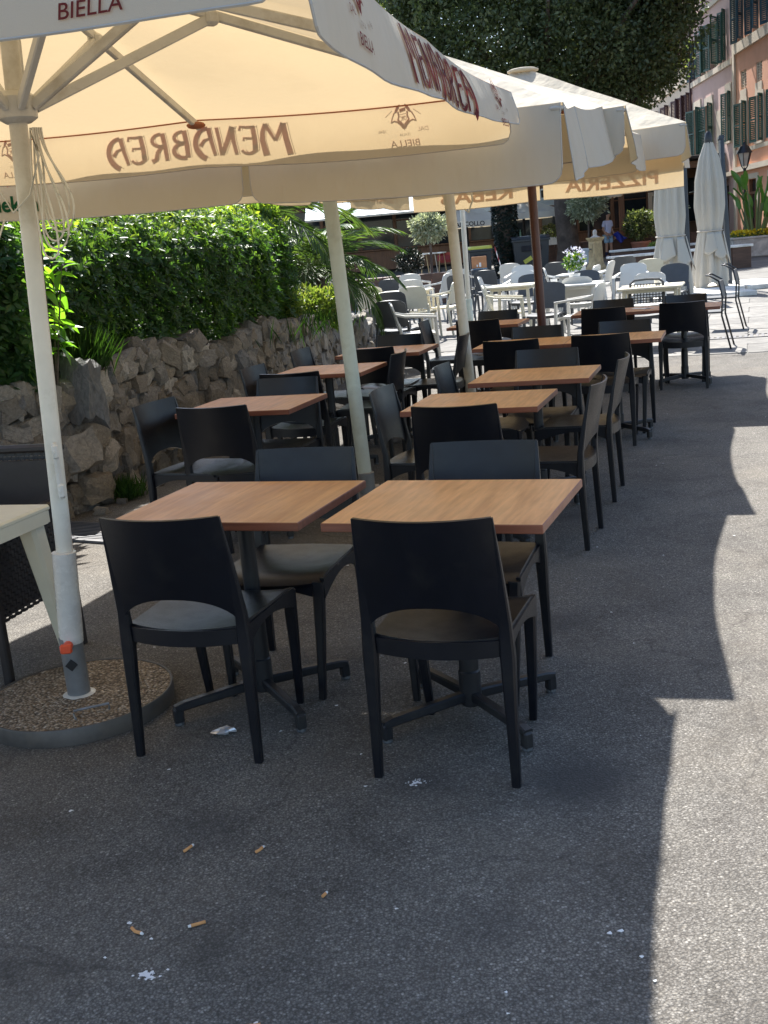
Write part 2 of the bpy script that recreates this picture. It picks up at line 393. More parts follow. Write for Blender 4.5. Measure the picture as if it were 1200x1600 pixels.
def gravel_mat():
    m, nt, b, nd, lk = new_mat('washed_gravel')
    v = coords(nt)
    vo = nd.new('ShaderNodeTexVoronoi'); vo.inputs['Scale'].default_value = 95; L(nt, v, vo.inputs['Vector'])
    s = nd.new('ShaderNodeSeparateColor'); L(nt, vo.outputs['Color'], s.inputs[0])
    c = ramp(nt, s.outputs[0], [(0, (0.14, 0.105, 0.07)), (0.35, (0.30, 0.225, 0.15)), (0.7, (0.40, 0.315, 0.22)), (0.95, (0.54, 0.46, 0.36))])
    g = ramp(nt, vo.outputs['Distance'], [(0.3, (1, 1, 1)), (0.65, (0.35, 0.33, 0.3))])
    c = mixc(nt, 1.0, c, g, 'MULTIPLY')
    L(nt, c, b.inputs['Base Color'])
    b.inputs['Roughness'].default_value = 0.75
    iv = nd.new('ShaderNodeMath'); iv.operation = 'MULTIPLY'; iv.inputs[1].default_value = -1
    L(nt, vo.outputs['Distance'], iv.inputs[0])
    bump(nt, b, iv.outputs[0], 0.9, 0.012)
    return m
M['gravel_disc'] = gravel_mat()

# ------------------------------------------------------------------ mesh helpers
class MB:
    """collects shapes and links them as ONE mesh object"""
    def __init__(self):
        self.v = []; self.f = []; self.mi = []; self.cur = 0
    def add(self, vs, fs):
        o = len(self.v)
        self.v += [tuple(p) for p in vs]
        self.f += [tuple(i + o for i in f) for f in fs]
        self.mi += [self.cur] * len(fs)
        return self
    def box(self, c, s, rz=0.0, m=None, taper=1.0):
        x, y, z = [k / 2 for k in s]
        t = taper
        vs = [(-x*t, -y*t, -z), (x*t, -y*t, -z), (x*t, y*t, -z), (-x*t, y*t, -z), (-x, -y, z), (x, -y, z), (x, y, z), (-x, y, z)]
        R = m if m is not None else Matrix.Rotation(rz, 3, 'Z')
        vs = [R @ Vector(p) + Vector(c) for p in vs]
        return self.add(vs, [(0, 3, 2, 1), (4, 5, 6, 7), (0, 1, 5, 4), (1, 2, 6, 5), (2, 3, 7, 6), (3, 0, 4, 7)])
    def bbox(self, c, s, b=0.004, rz=0.0, m=None):
        """box with chamfered edges"""
        x, y, z = [k / 2 for k in s]
        b = min(b, x * 0.6, y * 0.6, z * 0.6)
        R = m if m is not None else Matrix.Rotation(rz, 3, 'Z')
        vs = []
        idx = {}
        for sx in (-1, 1):
            for sy in (-1, 1):
                for sz in (-1, 1):
                    for a in range(3):
                        p = [sx * (x - b), sy * (y - b), sz * (z - b)]
                        p[a] = (sx, sy, sz)[a] * (x, y, z)[a]
                        idx[(sx, sy, sz, a)] = len(vs)
                        vs.append(R @ Vector(p) + Vector(c))
        fs = []
        for a in range(3):
            o1, o2 = [(1, 2), (2, 0), (0, 1)][a]
            for sg in (-1, 1):
                def g(p, q):
                    k = [0, 0, 0]; k[a] = sg; k[o1] = p; k[o2] = q
                    return idx[(k[0], k[1], k[2], a)]
                f = [g(-1, -1), g(1, -1), g(1, 1), g(-1, 1)]
                fs.append(tuple(f if sg > 0 else f[::-1]))
        for a in range(3):
            o1, o2 = [(1, 2), (2, 0), (0, 1)][a]
            for p in (-1, 1):
                for q in (-1, 1):
                    def g(t, w):
                        k = [0, 0, 0]; k[a] = t; k[o1] = p; k[o2] = q
                        return idx[(k[0], k[1], k[2], w)]
                    f = [g(-1, o1), g(1, o1), g(1, o2), g(-1, o2)]
                    fs.append(tuple(f if p * q < 0 else f[::-1]))
        for sx in (-1, 1):
            for sy in (-1, 1):
                for sz in (-1, 1):
                    f = [idx[(sx, sy, sz, a)] for a in range(3)]
                    fs.append(tuple(f if sx * sy * sz > 0 else f[::-1]))
        return self.add(vs, fs)
    def sweep(self, pts, secs, up=(0, 0, 1), cap=True):
        """sweep closed sections (lists of 2D points, one per path point) along pts"""
        pts = [Vector(p) for p in pts]
        n = len(pts)
        up = Vector(up)
        k = len(secs[0])
        vs = []
        for i, p in enumerate(pts):
            d = (pts[min(i + 1, n - 1)] - pts[max(i - 1, 0)]).normalized()
            u = up
            if abs(d.dot(u)) > 0.95:
                u = Vector((0, 1, 0)) if abs(d.y) < 0.9 else Vector((1, 0, 0))
            s = d.cross(u).normalized()
            t = s.cross(d).normalized()
            for a, b in secs[i]:
                vs.append(p + s * a + t * b)
        fs = []
        for i in range(n - 1):
            for j in range(k):
                a, b = i * k + j, i * k + (j + 1) % k
                fs.append((a, b, b + k, a + k))
        if cap:
            fs.append(tuple(range(k))[::-1])
            fs.append(tuple((n - 1) * k + j for j in range(k)))
        return self.add(vs, fs)
    def tube(self, pts, r, seg=8, up=(0, 0, 1), cap=True):
        n = len(pts)
        rs = r if isinstance(r, (list, tuple)) else [r] * n
        secs = [[(rr * math.cos(-2 * math.pi * j / seg), rr * math.sin(-2 * math.pi * j / seg)) for j in range(seg)] for rr in rs]
        return self.sweep(pts, secs, up, cap)
    def bar(self, pts, w, h, up=(0, 0, 1)):
        """rectangular bar; w, h may be lists"""
        n = len(pts)
        ws = w if isinstance(w, (list, tuple)) else [w] * n
        hs = h if isinstance(h, (list, tuple)) else [h] * n
        secs = []
        for a, b in zip(ws, hs):
            a /= 2; b /= 2; c = min(a, b) * 0.35
            secs.append([(-a + c, -b), (-a, -b + c), (-a, b - c), (-a + c, b), (a - c, b), (a, b - c), (a, -b + c), (a - c, -b)])
        return self.sweep(pts, secs, up)
    def lathe(self, prof, seg=24, c=(0, 0, 0)):
        vs = []; fs = []
        n = len(prof)
        for r, z in prof:
            for j in range(seg):
                t = 2 * math.pi * j / seg
                vs.append((c[0] + r * math.cos(t), c[1] + r * math.sin(t), c[2] + z))
        for i in range(n - 1):
            for j in range(seg):
                a, b = i * seg + j, i * seg + (j + 1) % seg
                fs.append((a, b, b + seg, a + seg))
        fs.append(tuple(range(seg))[::-1])
        fs.append(tuple((n - 1) * seg + j for j in range(seg)))
        return self.add(vs, fs)
    def grid(self, fn, nu, nv, flip=False):
        vs = [fn(i / nu, j / nv) for j in range(nv + 1) for i in range(nu + 1)]
        fs = []
        for j in range(nv):
            for i in range(nu):
                a = j * (nu + 1) + i
                f = (a, a + 1, a + nu + 2, a + nu + 1)
                fs.append(f[::-1] if flip else f)
        return self.add(vs, fs)
    def slab(self, fn, nu, nv, th):
        """closed thin shell: surface fn(u,v) thickened by th along its normal"""
        P = np.array([[fn(i / nu, j / nv) for i in range(nu + 1)] for j in range(nv + 1)], float)
        du = np.gradient(P, axis=1); dv = np.gradient(P, axis=0)
        N = np.cross(du, dv); ln = np.linalg.norm(N, axis=2, keepdims=True); N = N / np.maximum(ln, 1e-9)
        A = P + N * th / 2; B = P - N * th / 2
        w = nu + 1
        k = (nu + 1) * (nv + 1)
        vs = [tuple(p) for p in A.reshape(-1, 3)] + [tuple(p) for p in B.reshape(-1, 3)]
        fs = []
        for j in range(nv):
            for i in range(nu):
                a = j * w + i
                fs.append((a, a + 1, a + w + 1, a + w))
                fs.append((k + a, k + a + w, k + a + w + 1, k + a + 1))
        rim = [i for i in range(nu + 1)] + [j * w + nu for j in range(1, nv + 1)] + [nv * w + i for i in range(nu - 1, -1, -1)] + [j * w for j in range(nv - 1, 0, -1)]
        for q in range(len(rim)):
            a, b = rim[q], rim[(q + 1) % len(rim)]
            fs.append((a, a + k, b + k, b))
        return self.add(vs, fs)
    def ball(self, c, r, seg=12, rings=8, jit=0.0):
        rx, ry, rz = r if isinstance(r, (list, tuple)) else (r, r, r)
        vs = [(c[0], c[1], c[2] - rz)]
        for i in range(1, rings):
            ph = -math.pi / 2 + math.pi * i / rings
            for j in range(seg):
                t = 2 * math.pi * j / seg
                k = 1 + random.uniform(-jit, jit)
                vs.append((c[0] + rx * k * math.cos(ph) * math.cos(t), c[1] + ry * k * math.cos(ph) * math.sin(t), c[2] + rz * k * math.sin(ph)))
        vs.append((c[0], c[1], c[2] + rz))
        fs = [(0, 1 + (j + 1) % seg, 1 + j) for j in range(seg)]
        for i in range(rings - 2):
            for j in range(seg):
                a = 1 + i * seg + j; b = 1 + i * seg + (j + 1) % seg
                fs.append((a, b, b + seg, a + seg))
        top = len(vs) - 1; o = 1 + (rings - 2) * seg
        fs += [(o + j, o + (j + 1) % seg, top) for j in range(seg)]
        return self.add(vs, fs)
    def build(self, name, mat, parent=None, smooth=False, angle=None):
        me = bpy.data.meshes.new(name)
        me.from_pydata(self.v, [], self.f)
        mats = mat if isinstance(mat, (list, tuple)) else [mat]
        for m in mats:
            me.materials.append(m)
        if len(mats) > 1:
            me.polygons.foreach_set('material_index', self.mi)
        if smooth or angle:
            me.polygons.foreach_set('use_smooth', [True] * len(me.polygons))
        me.update()
        if angle:
            me.set_sharp_from_angle(angle=math.radians(angle))
        o = bpy.data.objects.new(name, me)
        C.objects.link(o)
        if parent:
            o.parent = parent
        return o

def tag(o, label=None, cat=None, group=None, kind=None):
    if label: o['label'] = label
    if cat: o['category'] = cat
    if group: o['group'] = group
    if kind: o['kind'] = kind
    return o

def thing(name, label, cat, loc=(0, 0, 0), rz=0.0, group=None):
    o = bpy.data.objects.new(name, None)
    C.objects.link(o)
    o.location = loc
    o.rotation_euler = (0, 0, rz)
    o.empty_display_size = 0.1
    return tag(o, label, cat, group)

def dup(root, loc, rz, label):
    """a copy of a thing with copies of its parts and sub-parts (meshes shared)"""
    r = root.copy(); C.objects.link(r); r.location = loc; r.rotation_euler = (0, 0, rz); r['label'] = label
    for ch in list(root.children):
        c = ch.copy(); C.objects.link(c); c.parent = r
        for g in list(ch.children):
            d = g.copy(); C.objects.link(d); d.parent = c
    return r

def gz(y):
    return 0.0 if y < 11 else min(0.015 * (y - 11), 0.7)

TH = 0.335                                   # the rows of tables run this far right of straight ahead
A2 = Vector((math.sin(TH), math.cos(TH)))    # along the row
N2 = Vector((math.cos(TH), -math.sin(TH)))   # across the row
RZ = -TH

def leaves(P, D, U, length, width, name, mat, parent=None, fold=0.35, tints=None, droop=0.15):
    """many small folded leaves as one mesh: P base points, D directions, U leaf normals"""
    P = np.asarray(P, float); D = np.asarray(D, float); U = np.asarray(U, float)
    n = len(P)
    D /= np.linalg.norm(D, axis=1, keepdims=True) + 1e-9
    S = np.cross(D, U); S /= np.linalg.norm(S, axis=1, keepdims=True) + 1e-9
    U = np.cross(S, D)
    Ln = np.broadcast_to(np.asarray(length, float), (n,))[:, None]
    W = np.broadcast_to(np.asarray(width, float), (n,))[:, None]
    mid = P + D * Ln * 0.55
    tip = P + D * Ln - U * Ln * droop
    mid = mid - U * Ln * droop * 0.42
    a = mid + S * W * 0.5 + U * W * fold
    b = mid - S * W * 0.5 + U * W * fold
    V = np.stack([P, a, tip, b], 1).reshape(-1, 3)
    base = np.arange(n) * 4
    F = np.stack([base, base + 1, base + 2, base, base + 2, base + 3], 1).reshape(-1)
    me = bpy.data.meshes.new(name)
    me.vertices.add(len(V)); me.vertices.foreach_set('co', V.reshape(-1))
    me.loops.add(len(F)); me.loops.foreach_set('vertex_index', F.astype(np.int32))
    me.polygons.add(n * 2)
    me.polygons.foreach_set('loop_start', np.arange(n * 2, dtype=np.int32) * 3)
    me.polygons.foreach_set('loop_total', np.full(n * 2, 3, dtype=np.int32))
    if tints is None:
        tints = rng.random(n)
    at = me.attributes.new('tint', 'FLOAT', 'POINT')
    at.data.foreach_set('value', np.repeat(tints, 4).astype(np.float32))
    me.materials.append(mat)
    me.update(calc_edges=True)
    me.validate()
    o = bpy.data.objects.new(name, me)
    C.objects.link(o)
    if parent: o.parent = parent
    return o

def tri_count():
    return sum(len(o.data.polygons) for o in C.objects if o.type == 'MESH')

# ================================================================== THE SETTING
def ground_sheet(name, pts, mat, lift=0.0, steps=(11, 57.7)):
    """polygon cut along y-steps so the sheet follows the gentle rise of the square"""
    poly = [Vector((x, y)) for x, y in pts]
    bands = [-1e3] + list(steps) + [1e4]
    mb = MB()
    for lo, hi in zip(bands[:-1], bands[1:]):
        cur = poly
        for lim, sg in ((lo, 1), (hi, -1)):
            out = []
            for i in range(len(cur)):
                a, b = cur[i], cur[(i + 1) % len(cur)]
                ia, ib = sg * (a.y - lim) >= 0, sg * (b.y - lim) >= 0
                if ia: out.append(a)
                if ia != ib:
                    t = (lim - a.y) / (b.y - a.y)
                    out.append(a + (b - a) * t)
            cur = out
            if not cur: break
        if cur and len(cur) > 2:
            mb.add([(p.x, p.y, gz(p.y) + lift) for p in cur], [tuple(range(len(cur)))])
    return tag(mb.build(name, mat), kind='structure')

PB = Vector((4.18, 12.64))       # where the asphalt ends and the paved square begins
def on_line(t): return (PB.x + N2.x * t, PB.y + N2.y * t)
l0, l1 = on_line(-70), on_line(70)
ground_sheet('asphalt', [(-60, -40), (80, -40), l1, l0], M['asphalt'])
ground_sheet('plaza', [l0, l1, (300, 600), (-300, 600)], M['plaza'])

# paving slabs of the square, laid in rows along the edge of the asphalt
slab_parent = C.objects['plaza']
base_slab = None
for r in range(13):
    for c in range(12):
        if r > 8 and c > 10: continue
        w, d = 1.15, 0.80
        u = -3.9 + c * w + (0.5 * w if r % 2 else 0)
        v = 0.42 + r * d
        p = PB + N2 * u + A2 * v
        if p.y < 11.6: continue
        if base_slab is None:
            mb = MB(); mb.bbox((0, 0, 0), (w - 0.012, d - 0.012, 0.03), 0.004)
            base_slab = mb.build('paving_slab', M['slab'], slab_parent)
            o = base_slab
        else:
            o = base_slab.copy(); C.objects.link(o)
        o.location = (p.x, p.y, gz(p.y) - 0.006 + random.uniform(0, 0.003))
        o.rotation_euler = (math.atan(0.015) if p.y > 11 else 0, 0, RZ)

# ------------------------------------------------------------------ dry stone wall
WP = [(-3.0, 6.15), (-2.2, 6.95), (-1.93, 7.6), (-1.68, 8.7), (-1.16, 9.85), (-0.74, 11.5), (-0.08, 14.6), (0.42, 17.4), (-0.3, 18.0)]
WH = [0.90, 0.90, 0.95, 0.96, 0.95, 0.90, 0.58, 0.47, 0.43]
WP = [Vector(p) for p in WP]
WS = [0.0]
for a, b in zip(WP[:-1], WP[1:]): WS.append(WS[-1] + (b - a).length)
def wall_at(s):
    for i in range(len(WP) - 1):
        if s <= WS[i + 1] or i == len(WP) - 2:
            t = (s - WS[i]) / (WS[i + 1] - WS[i])
            d = (WP[i + 1] - WP[i]).normalized()
            return WP[i] + (WP[i + 1] - WP[i]) * t, d, WH[i] + (WH[i + 1] - WH[i]) * t
wall = thing('stone_wall', 'rough dry stone retaining wall of brown and grey stones under the hedge', 'wall')
mb = MB()
for i in range(len(WP) - 1):                       # rubble core behind the face stones
    a, b = WP[i], WP[i + 1]
    d = (b - a).normalized(); nrm = Vector((d.y, -d.x))
    th = 0.42
    ia = a - nrm * 0.10; ib = b - nrm * 0.10
    oa = a - nrm * th; ob = b - nrm * th
    za, zb = WH[i] - 0.06, WH[i + 1] - 0.06
    ga, gb = gz(a.y) - 0.1, gz(b.y) - 0.1
    vs = [(ia.x, ia.y, ga), (ib.x, ib.y, gb), (ob.x, ob.y, gb), (oa.x, oa.y, ga), (ia.x, ia.y, za + gz(a.y)), (ib.x, ib.y, zb + gz(b.y)), (ob.x, ob.y, zb + gz(b.y)), (oa.x, oa.y, za + gz(a.y))]
    mb.add(vs, [(0, 3, 2, 1), (4, 5, 6, 7), (0, 1, 5, 4), (1, 2, 6, 5), (2, 3, 7, 6), (3, 0, 4, 7)])
mb.build('wall_core', M['mortar'], wall)

def stone_mesh(k, sub=4):
    """irregular block: a subdivided cube pushed towards a rounded, broken shape"""
    n = sub
    vs = {}; V = []; F = []
    def vid(i, j, l):
        if (i, j, l) not in vs:
            p = Vector((i / n * 2 - 1, j / n * 2 - 1, l / n * 2 - 1))
            q = p.normalized() * 1.12
            r = p * 0.72 + q * 0.28
            s = Vector((k * 7.3, k * 3.1, k * 5.7))
            r += noise.noise_vector(p * 0.8 + s) * 0.42 + noise.noise_vector(p * 2.1 + s) * 0.20
            vs[(i, j, l)] = len(V); V.append(tuple(r * 0.5))
        return vs[(i, j, l)]
    for a in range(n):
        for b in range(n):
            for sd in (0, n):
                for ax in range(3):
                    def g(u, v):
                        t = [0, 0, 0]; t[ax] = sd; t[(ax + 1) % 3] = u; t[(ax + 2) % 3] = v
                        return vid(*t)
                    f = (g(a, b), g(a + 1, b), g(a + 1, b + 1), g(a, b + 1))
                    F.append(f if sd else f[::-1])
    m = MB(); m.add(V, F)
    return m
stone_protos = []
def put_stone(p, size, d, tilt=0.0, k=None, yaw=0.0):
    k = random.randrange(22) if k is None else k
    if len(stone_protos) <= k:
        for q in range(len(stone_protos), k + 1):
            stone_protos.append([stone_mesh(q + 1, 3 if q % 3 else 4), None])
    ent = stone_protos[k]
    if ent[1] is None:
        o = ent[0].build('stone', M['stone'], wall, angle=24)
        ent[1] = o.data
    else:
        o = bpy.data.objects.new('stone', ent[1]); C.objects.link(o); o.parent = wall
    o.location = p
    o.rotation_euler = (random.uniform(-0.12, 0.12), tilt, math.atan2(d.y, d.x) + yaw)
    o.scale = size
    return o
total = WS[-1]
z0 = 0.0; row = 0; n_st = 0
small = MB()
while z0 < 1.0:
    hh = random.uniform(0.105, 0.150)
    s = random.uniform(0, 0.1)
    while s < total:
        w = random.choice((0.08, 0.11, 0.13, 0.16, 0.19, 0.24)) * random.uniform(0.9, 1.2)
        p, d, h = wall_at(min(s + w / 2, total))
        jz = 0.045 * math.sin(s * 2.7 + row * 1.9) * (row > 0)
        zt = z0 + hh / 2 + jz
        if zt < h - 0.01:
            nrm = Vector((d.y, -d.x))
            hs = hh * random.uniform(0.95, 1.45)
            if zt + hs * 0.5 > h + 0.08: hs = max(0.07, (h + 0.08 - zt) * 2)
            q = p + nrm * random.uniform(-0.025, 0.02)
            pos = (q.x - nrm.x * 0.05, q.y - nrm.y * 0.05, gz(p.y) + zt)
            size = (w * 1.22, random.uniform(0.16, 0.24), hs * 1.24)
            if p.y < 10.6 and n_st < 292:
                put_stone(pos, size, d, random.uniform(-0.5, 0.5)); n_st += 1
            else:
                mt = Matrix.Translation(pos) @ Matrix.Rotation(math.atan2(d.y, d.x), 4, 'Z') @ Matrix.Rotation(random.uniform(-.5, .5), 4, 'Y') @ Matrix.Diagonal((*size, 1))
                src = stone_protos[random.randrange(len(stone_protos))][0]
                small.add([mt @ Vector(v) for v in src.v], src.f)
        s += w * 0.92
    z0 += hh * 0.92; row += 1
tag(small.build('stones', M['stone_far'], wall, angle=24), kind='stuff')
for x, y, z, sz, tl in ((-1.93, 7.40, 0.80, (0.17, 0.22, 0.44), 0.12), (-2.02, 7.28, 0.42, (0.30, 0.22, 0.27), -0.2), (-2.13, 7.12, 0.76, (0.16, 0.2, 0.26), 0.2),
                        (-2.42, 6.86, 0.52, (0.30, 0.2, 0.30), 0.25), (-1.98, 7.44, 0.14, (0.28, 0.2, 0.2), 0.1), (0.40, 17.3, 0.45, (0.50, 0.4, 0.3), 0.3)):
    put_stone((x, y, z + gz(y)), sz, Vector((0.45, 0.9)), tl)
# loose bits at the foot of the wall
for x, y, w, lab in ((-1.72, 7.72, 0.06, 'largest loose stone on the ground right of the grass tuft by the wall'), (-1.80, 7.50, 0.05, 'loose stone on the ground just before the grass tuft by the wall'), (-1.55, 8.55, 0.05, 'loose stone at the foot of the wall farthest from the drain grate'), (-1.88, 7.20, 0.07, 'loose stone at the wall foot nearest the drain grate'), (-1.62, 8.0, 0.035, 'pebble at the wall foot left of the sideways black chair')):
    o = put_stone((x, y, w * 0.25), (w * 1.3, w, w * 0.8), Vector((1, 0)), 0.1)
    o.parent = None; o.name = 'loose_stone'
    tag(o, lab, 'stone', 'loose stones at the foot of the wall')

# earth bed behind the wall
bed = MB()
front = [WP[i] - Vector(((WP[min(i + 1, 7)] - WP[max(i - 1, 0)]).normalized().y, -(WP[min(i + 1, 7)] - WP[max(i - 1, 0)]).normalized().x)) * 0.2 for i in range(8)]
vs = [(p.x, p.y, WH[i] - 0.14 + gz(p.y)) for i, p in enumerate(front)] + [(p.x - 6.0, p.y + 2.0, WH[i] - 0.1 + gz(p.y)) for i, p in enumerate(front)]
bed.add(vs, [(i, i + 1, 9 + i, 8 + i) for i in range(7)])
tag(bed.build('earth_bed', M['soil']), kind='structure')

# ------------------------------------------------------------------ hedges
def hedge(name, label, path, z0, top, depth, n_ros, mat, leaf=(0.085, 0.030), seed=1, end=True):
    """clipped evergreen hedge: rosettes of glossy leaves over a rounded block following path (front line)"""
    r = np.random.default_rng(seed)
    path = [Vector(p) for p in path]
    seg = [(b - a).length for a, b in zip(path[:-1], path[1:])]
    tot = sum(seg)
    t = thing(name, label, 'hedge', (path[0].x, path[0].y, z0))
    P = []; Nn = []
    hgt = top - z0
    per = [hgt, depth, depth * 0.9 if end else 0]
    for _ in range(n_ros):
        k = r.random()
        s = r.random() * tot
        q = s
        for i, ln in enumerate(seg):
            if q <= ln or i == len(seg) - 1: break
            q -= ln
        d = (path[i + 1] - path[i]).normalized(); nr = Vector((d.y, -d.x))
        b = path[i] + d * q
        bul = 0.10 * noise.noise(Vector((s * 1.3, seed, 0))) + 0.07 * noise.noise(Vector((s * 4, seed + 3, k * 6)))
        face = r.random() * (per[0] + per[1] + (per[2] * 0.35 if end else 0))
        if face < per[0]:
            z = z0 + face
            u = face / hgt
            out = 0.13 * math.sin(math.pi * min(1, u * 0.9 + 0.12)) + bul - 0.50 * (max(0, u - 0.70) / 0.30) ** 1.6
            p = Vector((b.x + nr.x * out, b.y + nr.y * out, z)); nn = Vector((nr.x, nr.y, 0.35 + 1.3 * max(0, u - 0.70) * 3.3))
        elif face < per[0] + per[1]:
            v = (face - per[0])
            p = Vector((b.x - nr.x * (v + 0.42), b.y - nr.y * (v + 0.42), top + 0.06 * min(1, v * 2) + bul * 0.8 + 0.05 * noise.noise(Vector((s * 3, v * 3, seed)))))
            nn = Vector((nr.x * 0.3, nr.y * 0.3, 1))
        else:
            e = path[-1]; d = (path[-1] - path[-2]).normalized(); nr = Vector((d.y, -d.x))
            v = r.random() * depth
            z = z0 + r.random() * hgt
            o = 0.12 * math.sin(math.pi * (z - z0) / hgt) + bul
            p = Vector((e.x - nr.x * v + d.x * o, e.y - nr.y * v + d.y * o, z)); nn = Vector((d.x, d.y, 0.4))
        nn.normalize()
        p = p - nn * abs(r.normal(0, 0.06)) + nn * max(0, r.normal(-0.01, 0.045))
        P.append(p); Nn.append(nn)
    P = np.array(P); Nn = np.array(Nn)
    m = 8
    n = len(P)
    ax = Nn + r.normal(0, 0.35, (n, 3)); ax[:, 2] += 0.25
    ax /= np.linalg.norm(ax, axis=1, keepdims=True)
    ref = np.cross(ax, np.array([0.31, 0.62, 0.72])); ref /= np.linalg.norm(ref, axis=1, keepdims=True)
    sid = np.cross(ax, ref)
    LP = []; LD = []; LU = []; LL = []; LT = []
    rt = r.random(n)
    for j in range(m):
        a = 2 * math.pi * j / m + r.random(n) * 0.7
        el = 0.25 + 0.5 * r.random(n)
        dd = (ref * np.cos(a)[:, None] + sid * np.sin(a)[:, None]) * np.cos(el)[:, None] + ax * np.sin(el)[:, None]
        LP.append(P + dd * 0.008); LD.append(dd); LU.append(ax + 0.05 * r.normal(0, 1, (n, 3)))
        LL.append(leaf[0] * (0.65 + 0.6 * r.random(n)))
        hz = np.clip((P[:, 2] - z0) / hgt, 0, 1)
        LT.append(np.clip(0.12 + 0.42 * rt + 0.18 * r.random(n) + 0.60 * np.clip((hz - 0.60) / 0.28, 0, 1) * r.random(n) ** .5, 0, 1))  # lighter tint towards the top: new growth plus sunlight put into the colour
    LL = np.concatenate(LL)
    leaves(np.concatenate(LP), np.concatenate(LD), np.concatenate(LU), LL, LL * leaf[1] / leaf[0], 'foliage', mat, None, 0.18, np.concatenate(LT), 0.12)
    return t, tot

last_leaves = []
_leaves = leaves
def leaves(*a, **k):
    o = _leaves(*a, **k); last_leaves[:] = [o]; return o

def add_hedge(name, label, path, z0, top, depth, n_ros, mat, leaf=(0.085, 0.030), seed=1, end=True):
    t, tot = hedge(name, label, path, z0, top, depth, n_ros, mat, leaf, seed, end)
    f = last_leaves[0]
    f.parent = t; f.location = -Vector(t.location)
    core = MB()
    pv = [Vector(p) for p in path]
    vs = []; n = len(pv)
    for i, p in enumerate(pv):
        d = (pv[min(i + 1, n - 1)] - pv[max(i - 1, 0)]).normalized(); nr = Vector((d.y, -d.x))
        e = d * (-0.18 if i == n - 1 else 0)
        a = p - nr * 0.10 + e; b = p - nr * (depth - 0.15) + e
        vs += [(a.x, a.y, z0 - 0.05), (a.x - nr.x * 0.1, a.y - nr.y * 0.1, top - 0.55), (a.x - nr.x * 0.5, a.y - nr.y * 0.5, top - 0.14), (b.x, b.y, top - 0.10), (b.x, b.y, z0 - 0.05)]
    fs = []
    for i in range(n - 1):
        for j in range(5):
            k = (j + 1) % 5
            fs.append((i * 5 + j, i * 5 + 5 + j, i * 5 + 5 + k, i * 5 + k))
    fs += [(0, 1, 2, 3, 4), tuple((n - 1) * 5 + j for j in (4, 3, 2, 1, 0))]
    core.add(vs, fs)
    o = core.build('dark_core', M['ivy'], t); o.location = -Vector(t.location)  # closed dark volume added inside the leaves to block the view through
    return t

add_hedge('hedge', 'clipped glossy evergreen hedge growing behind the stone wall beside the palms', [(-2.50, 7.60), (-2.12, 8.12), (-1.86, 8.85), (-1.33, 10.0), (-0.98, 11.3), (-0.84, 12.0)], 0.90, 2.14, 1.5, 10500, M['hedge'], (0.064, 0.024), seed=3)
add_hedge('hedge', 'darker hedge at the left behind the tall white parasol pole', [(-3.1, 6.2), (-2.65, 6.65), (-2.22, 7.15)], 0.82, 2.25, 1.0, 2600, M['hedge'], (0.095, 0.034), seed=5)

# broad-leaved sapling whose leaves glow with the sun behind them
sap = thing('sapling', 'young broad-leaved shrub with backlit bright green leaves in the gap between the hedges', 'shrub', (-2.08, 7.25, 0.88))
mb = MB()
stems = []
for k in range(6):
    a = k * 1.05; ln = 0.75 + 0.12 * (k % 3)
    pts = [(0.03 * math.cos(a), 0.03 * math.sin(a), 0), (0.08 * math.cos(a) + 0.02, 0.08 * math.sin(a), ln * 0.5), (0.14 * math.cos(a) + 0.05, 0.14 * math.sin(a) - 0.05, ln)]
    stems.append(pts); mb.tube(pts, [0.008, 0.006, 0.003], 5)
mb.build('stem', M['bark'], sap)
leaf_protos = []
for k in range(3):
    b = MB()
    w = (0.030, 0.036, 0.026)[k]
    prof = [(0, 0.003), (0.2, 0.7), (0.45, 1), (0.75, 0.66), (1, 0.02)]
    vs = []
    for t_, ww in prof:
        y = 0.145 * t_; z = -0.05 * t_ * t_
        vs += [(-w * ww, y, z + 0.012 * ww), (0, y, z), (w * ww, y, z + 0.012 * ww)]
    b.add(vs, [f for i in range(4) for f in ((i * 3, i * 3 + 1, i * 3 + 4, i * 3 + 3), (i * 3 + 1, i * 3 + 2, i * 3 + 5, i * 3 + 4))])
    leaf_protos.append(b)
lm = []
for k, b in enumerate(leaf_protos):
    o = b.build('leaf', M['bright_leaf'], sap, smooth=True)
    at = o.data.attributes.new('tint', 'FLOAT', 'POINT'); at.data.foreach_set('value', [0.3 + 0.3 * k] * len(o.data.vertices))
    lm.append(o)
for q in range(86):
    st = stems[q % 6]; t_ = random.uniform(0.25, 1.0)
    a, b_, c_ = [Vector(p) for p in st]
    p = (a * (1 - t_) ** 2 + b_ * 2 * t_ * (1 - t_) + c_ * t_ * t_)
    if q < 3: o = lm[q]
    else:
        o = bpy.data.objects.new('leaf', lm[q % 3].data); C.objects.link(o); o.parent = sap
    o.location = p
    o.rotation_euler = (random.uniform(-0.7, 0.5), random.uniform(-0.5, 0.5), random.uniform(-2.9, 0.3) if q % 3 else random.uniform(0, 6.28))
    o.scale = [random.uniform(0.7, 1.1)] * 3

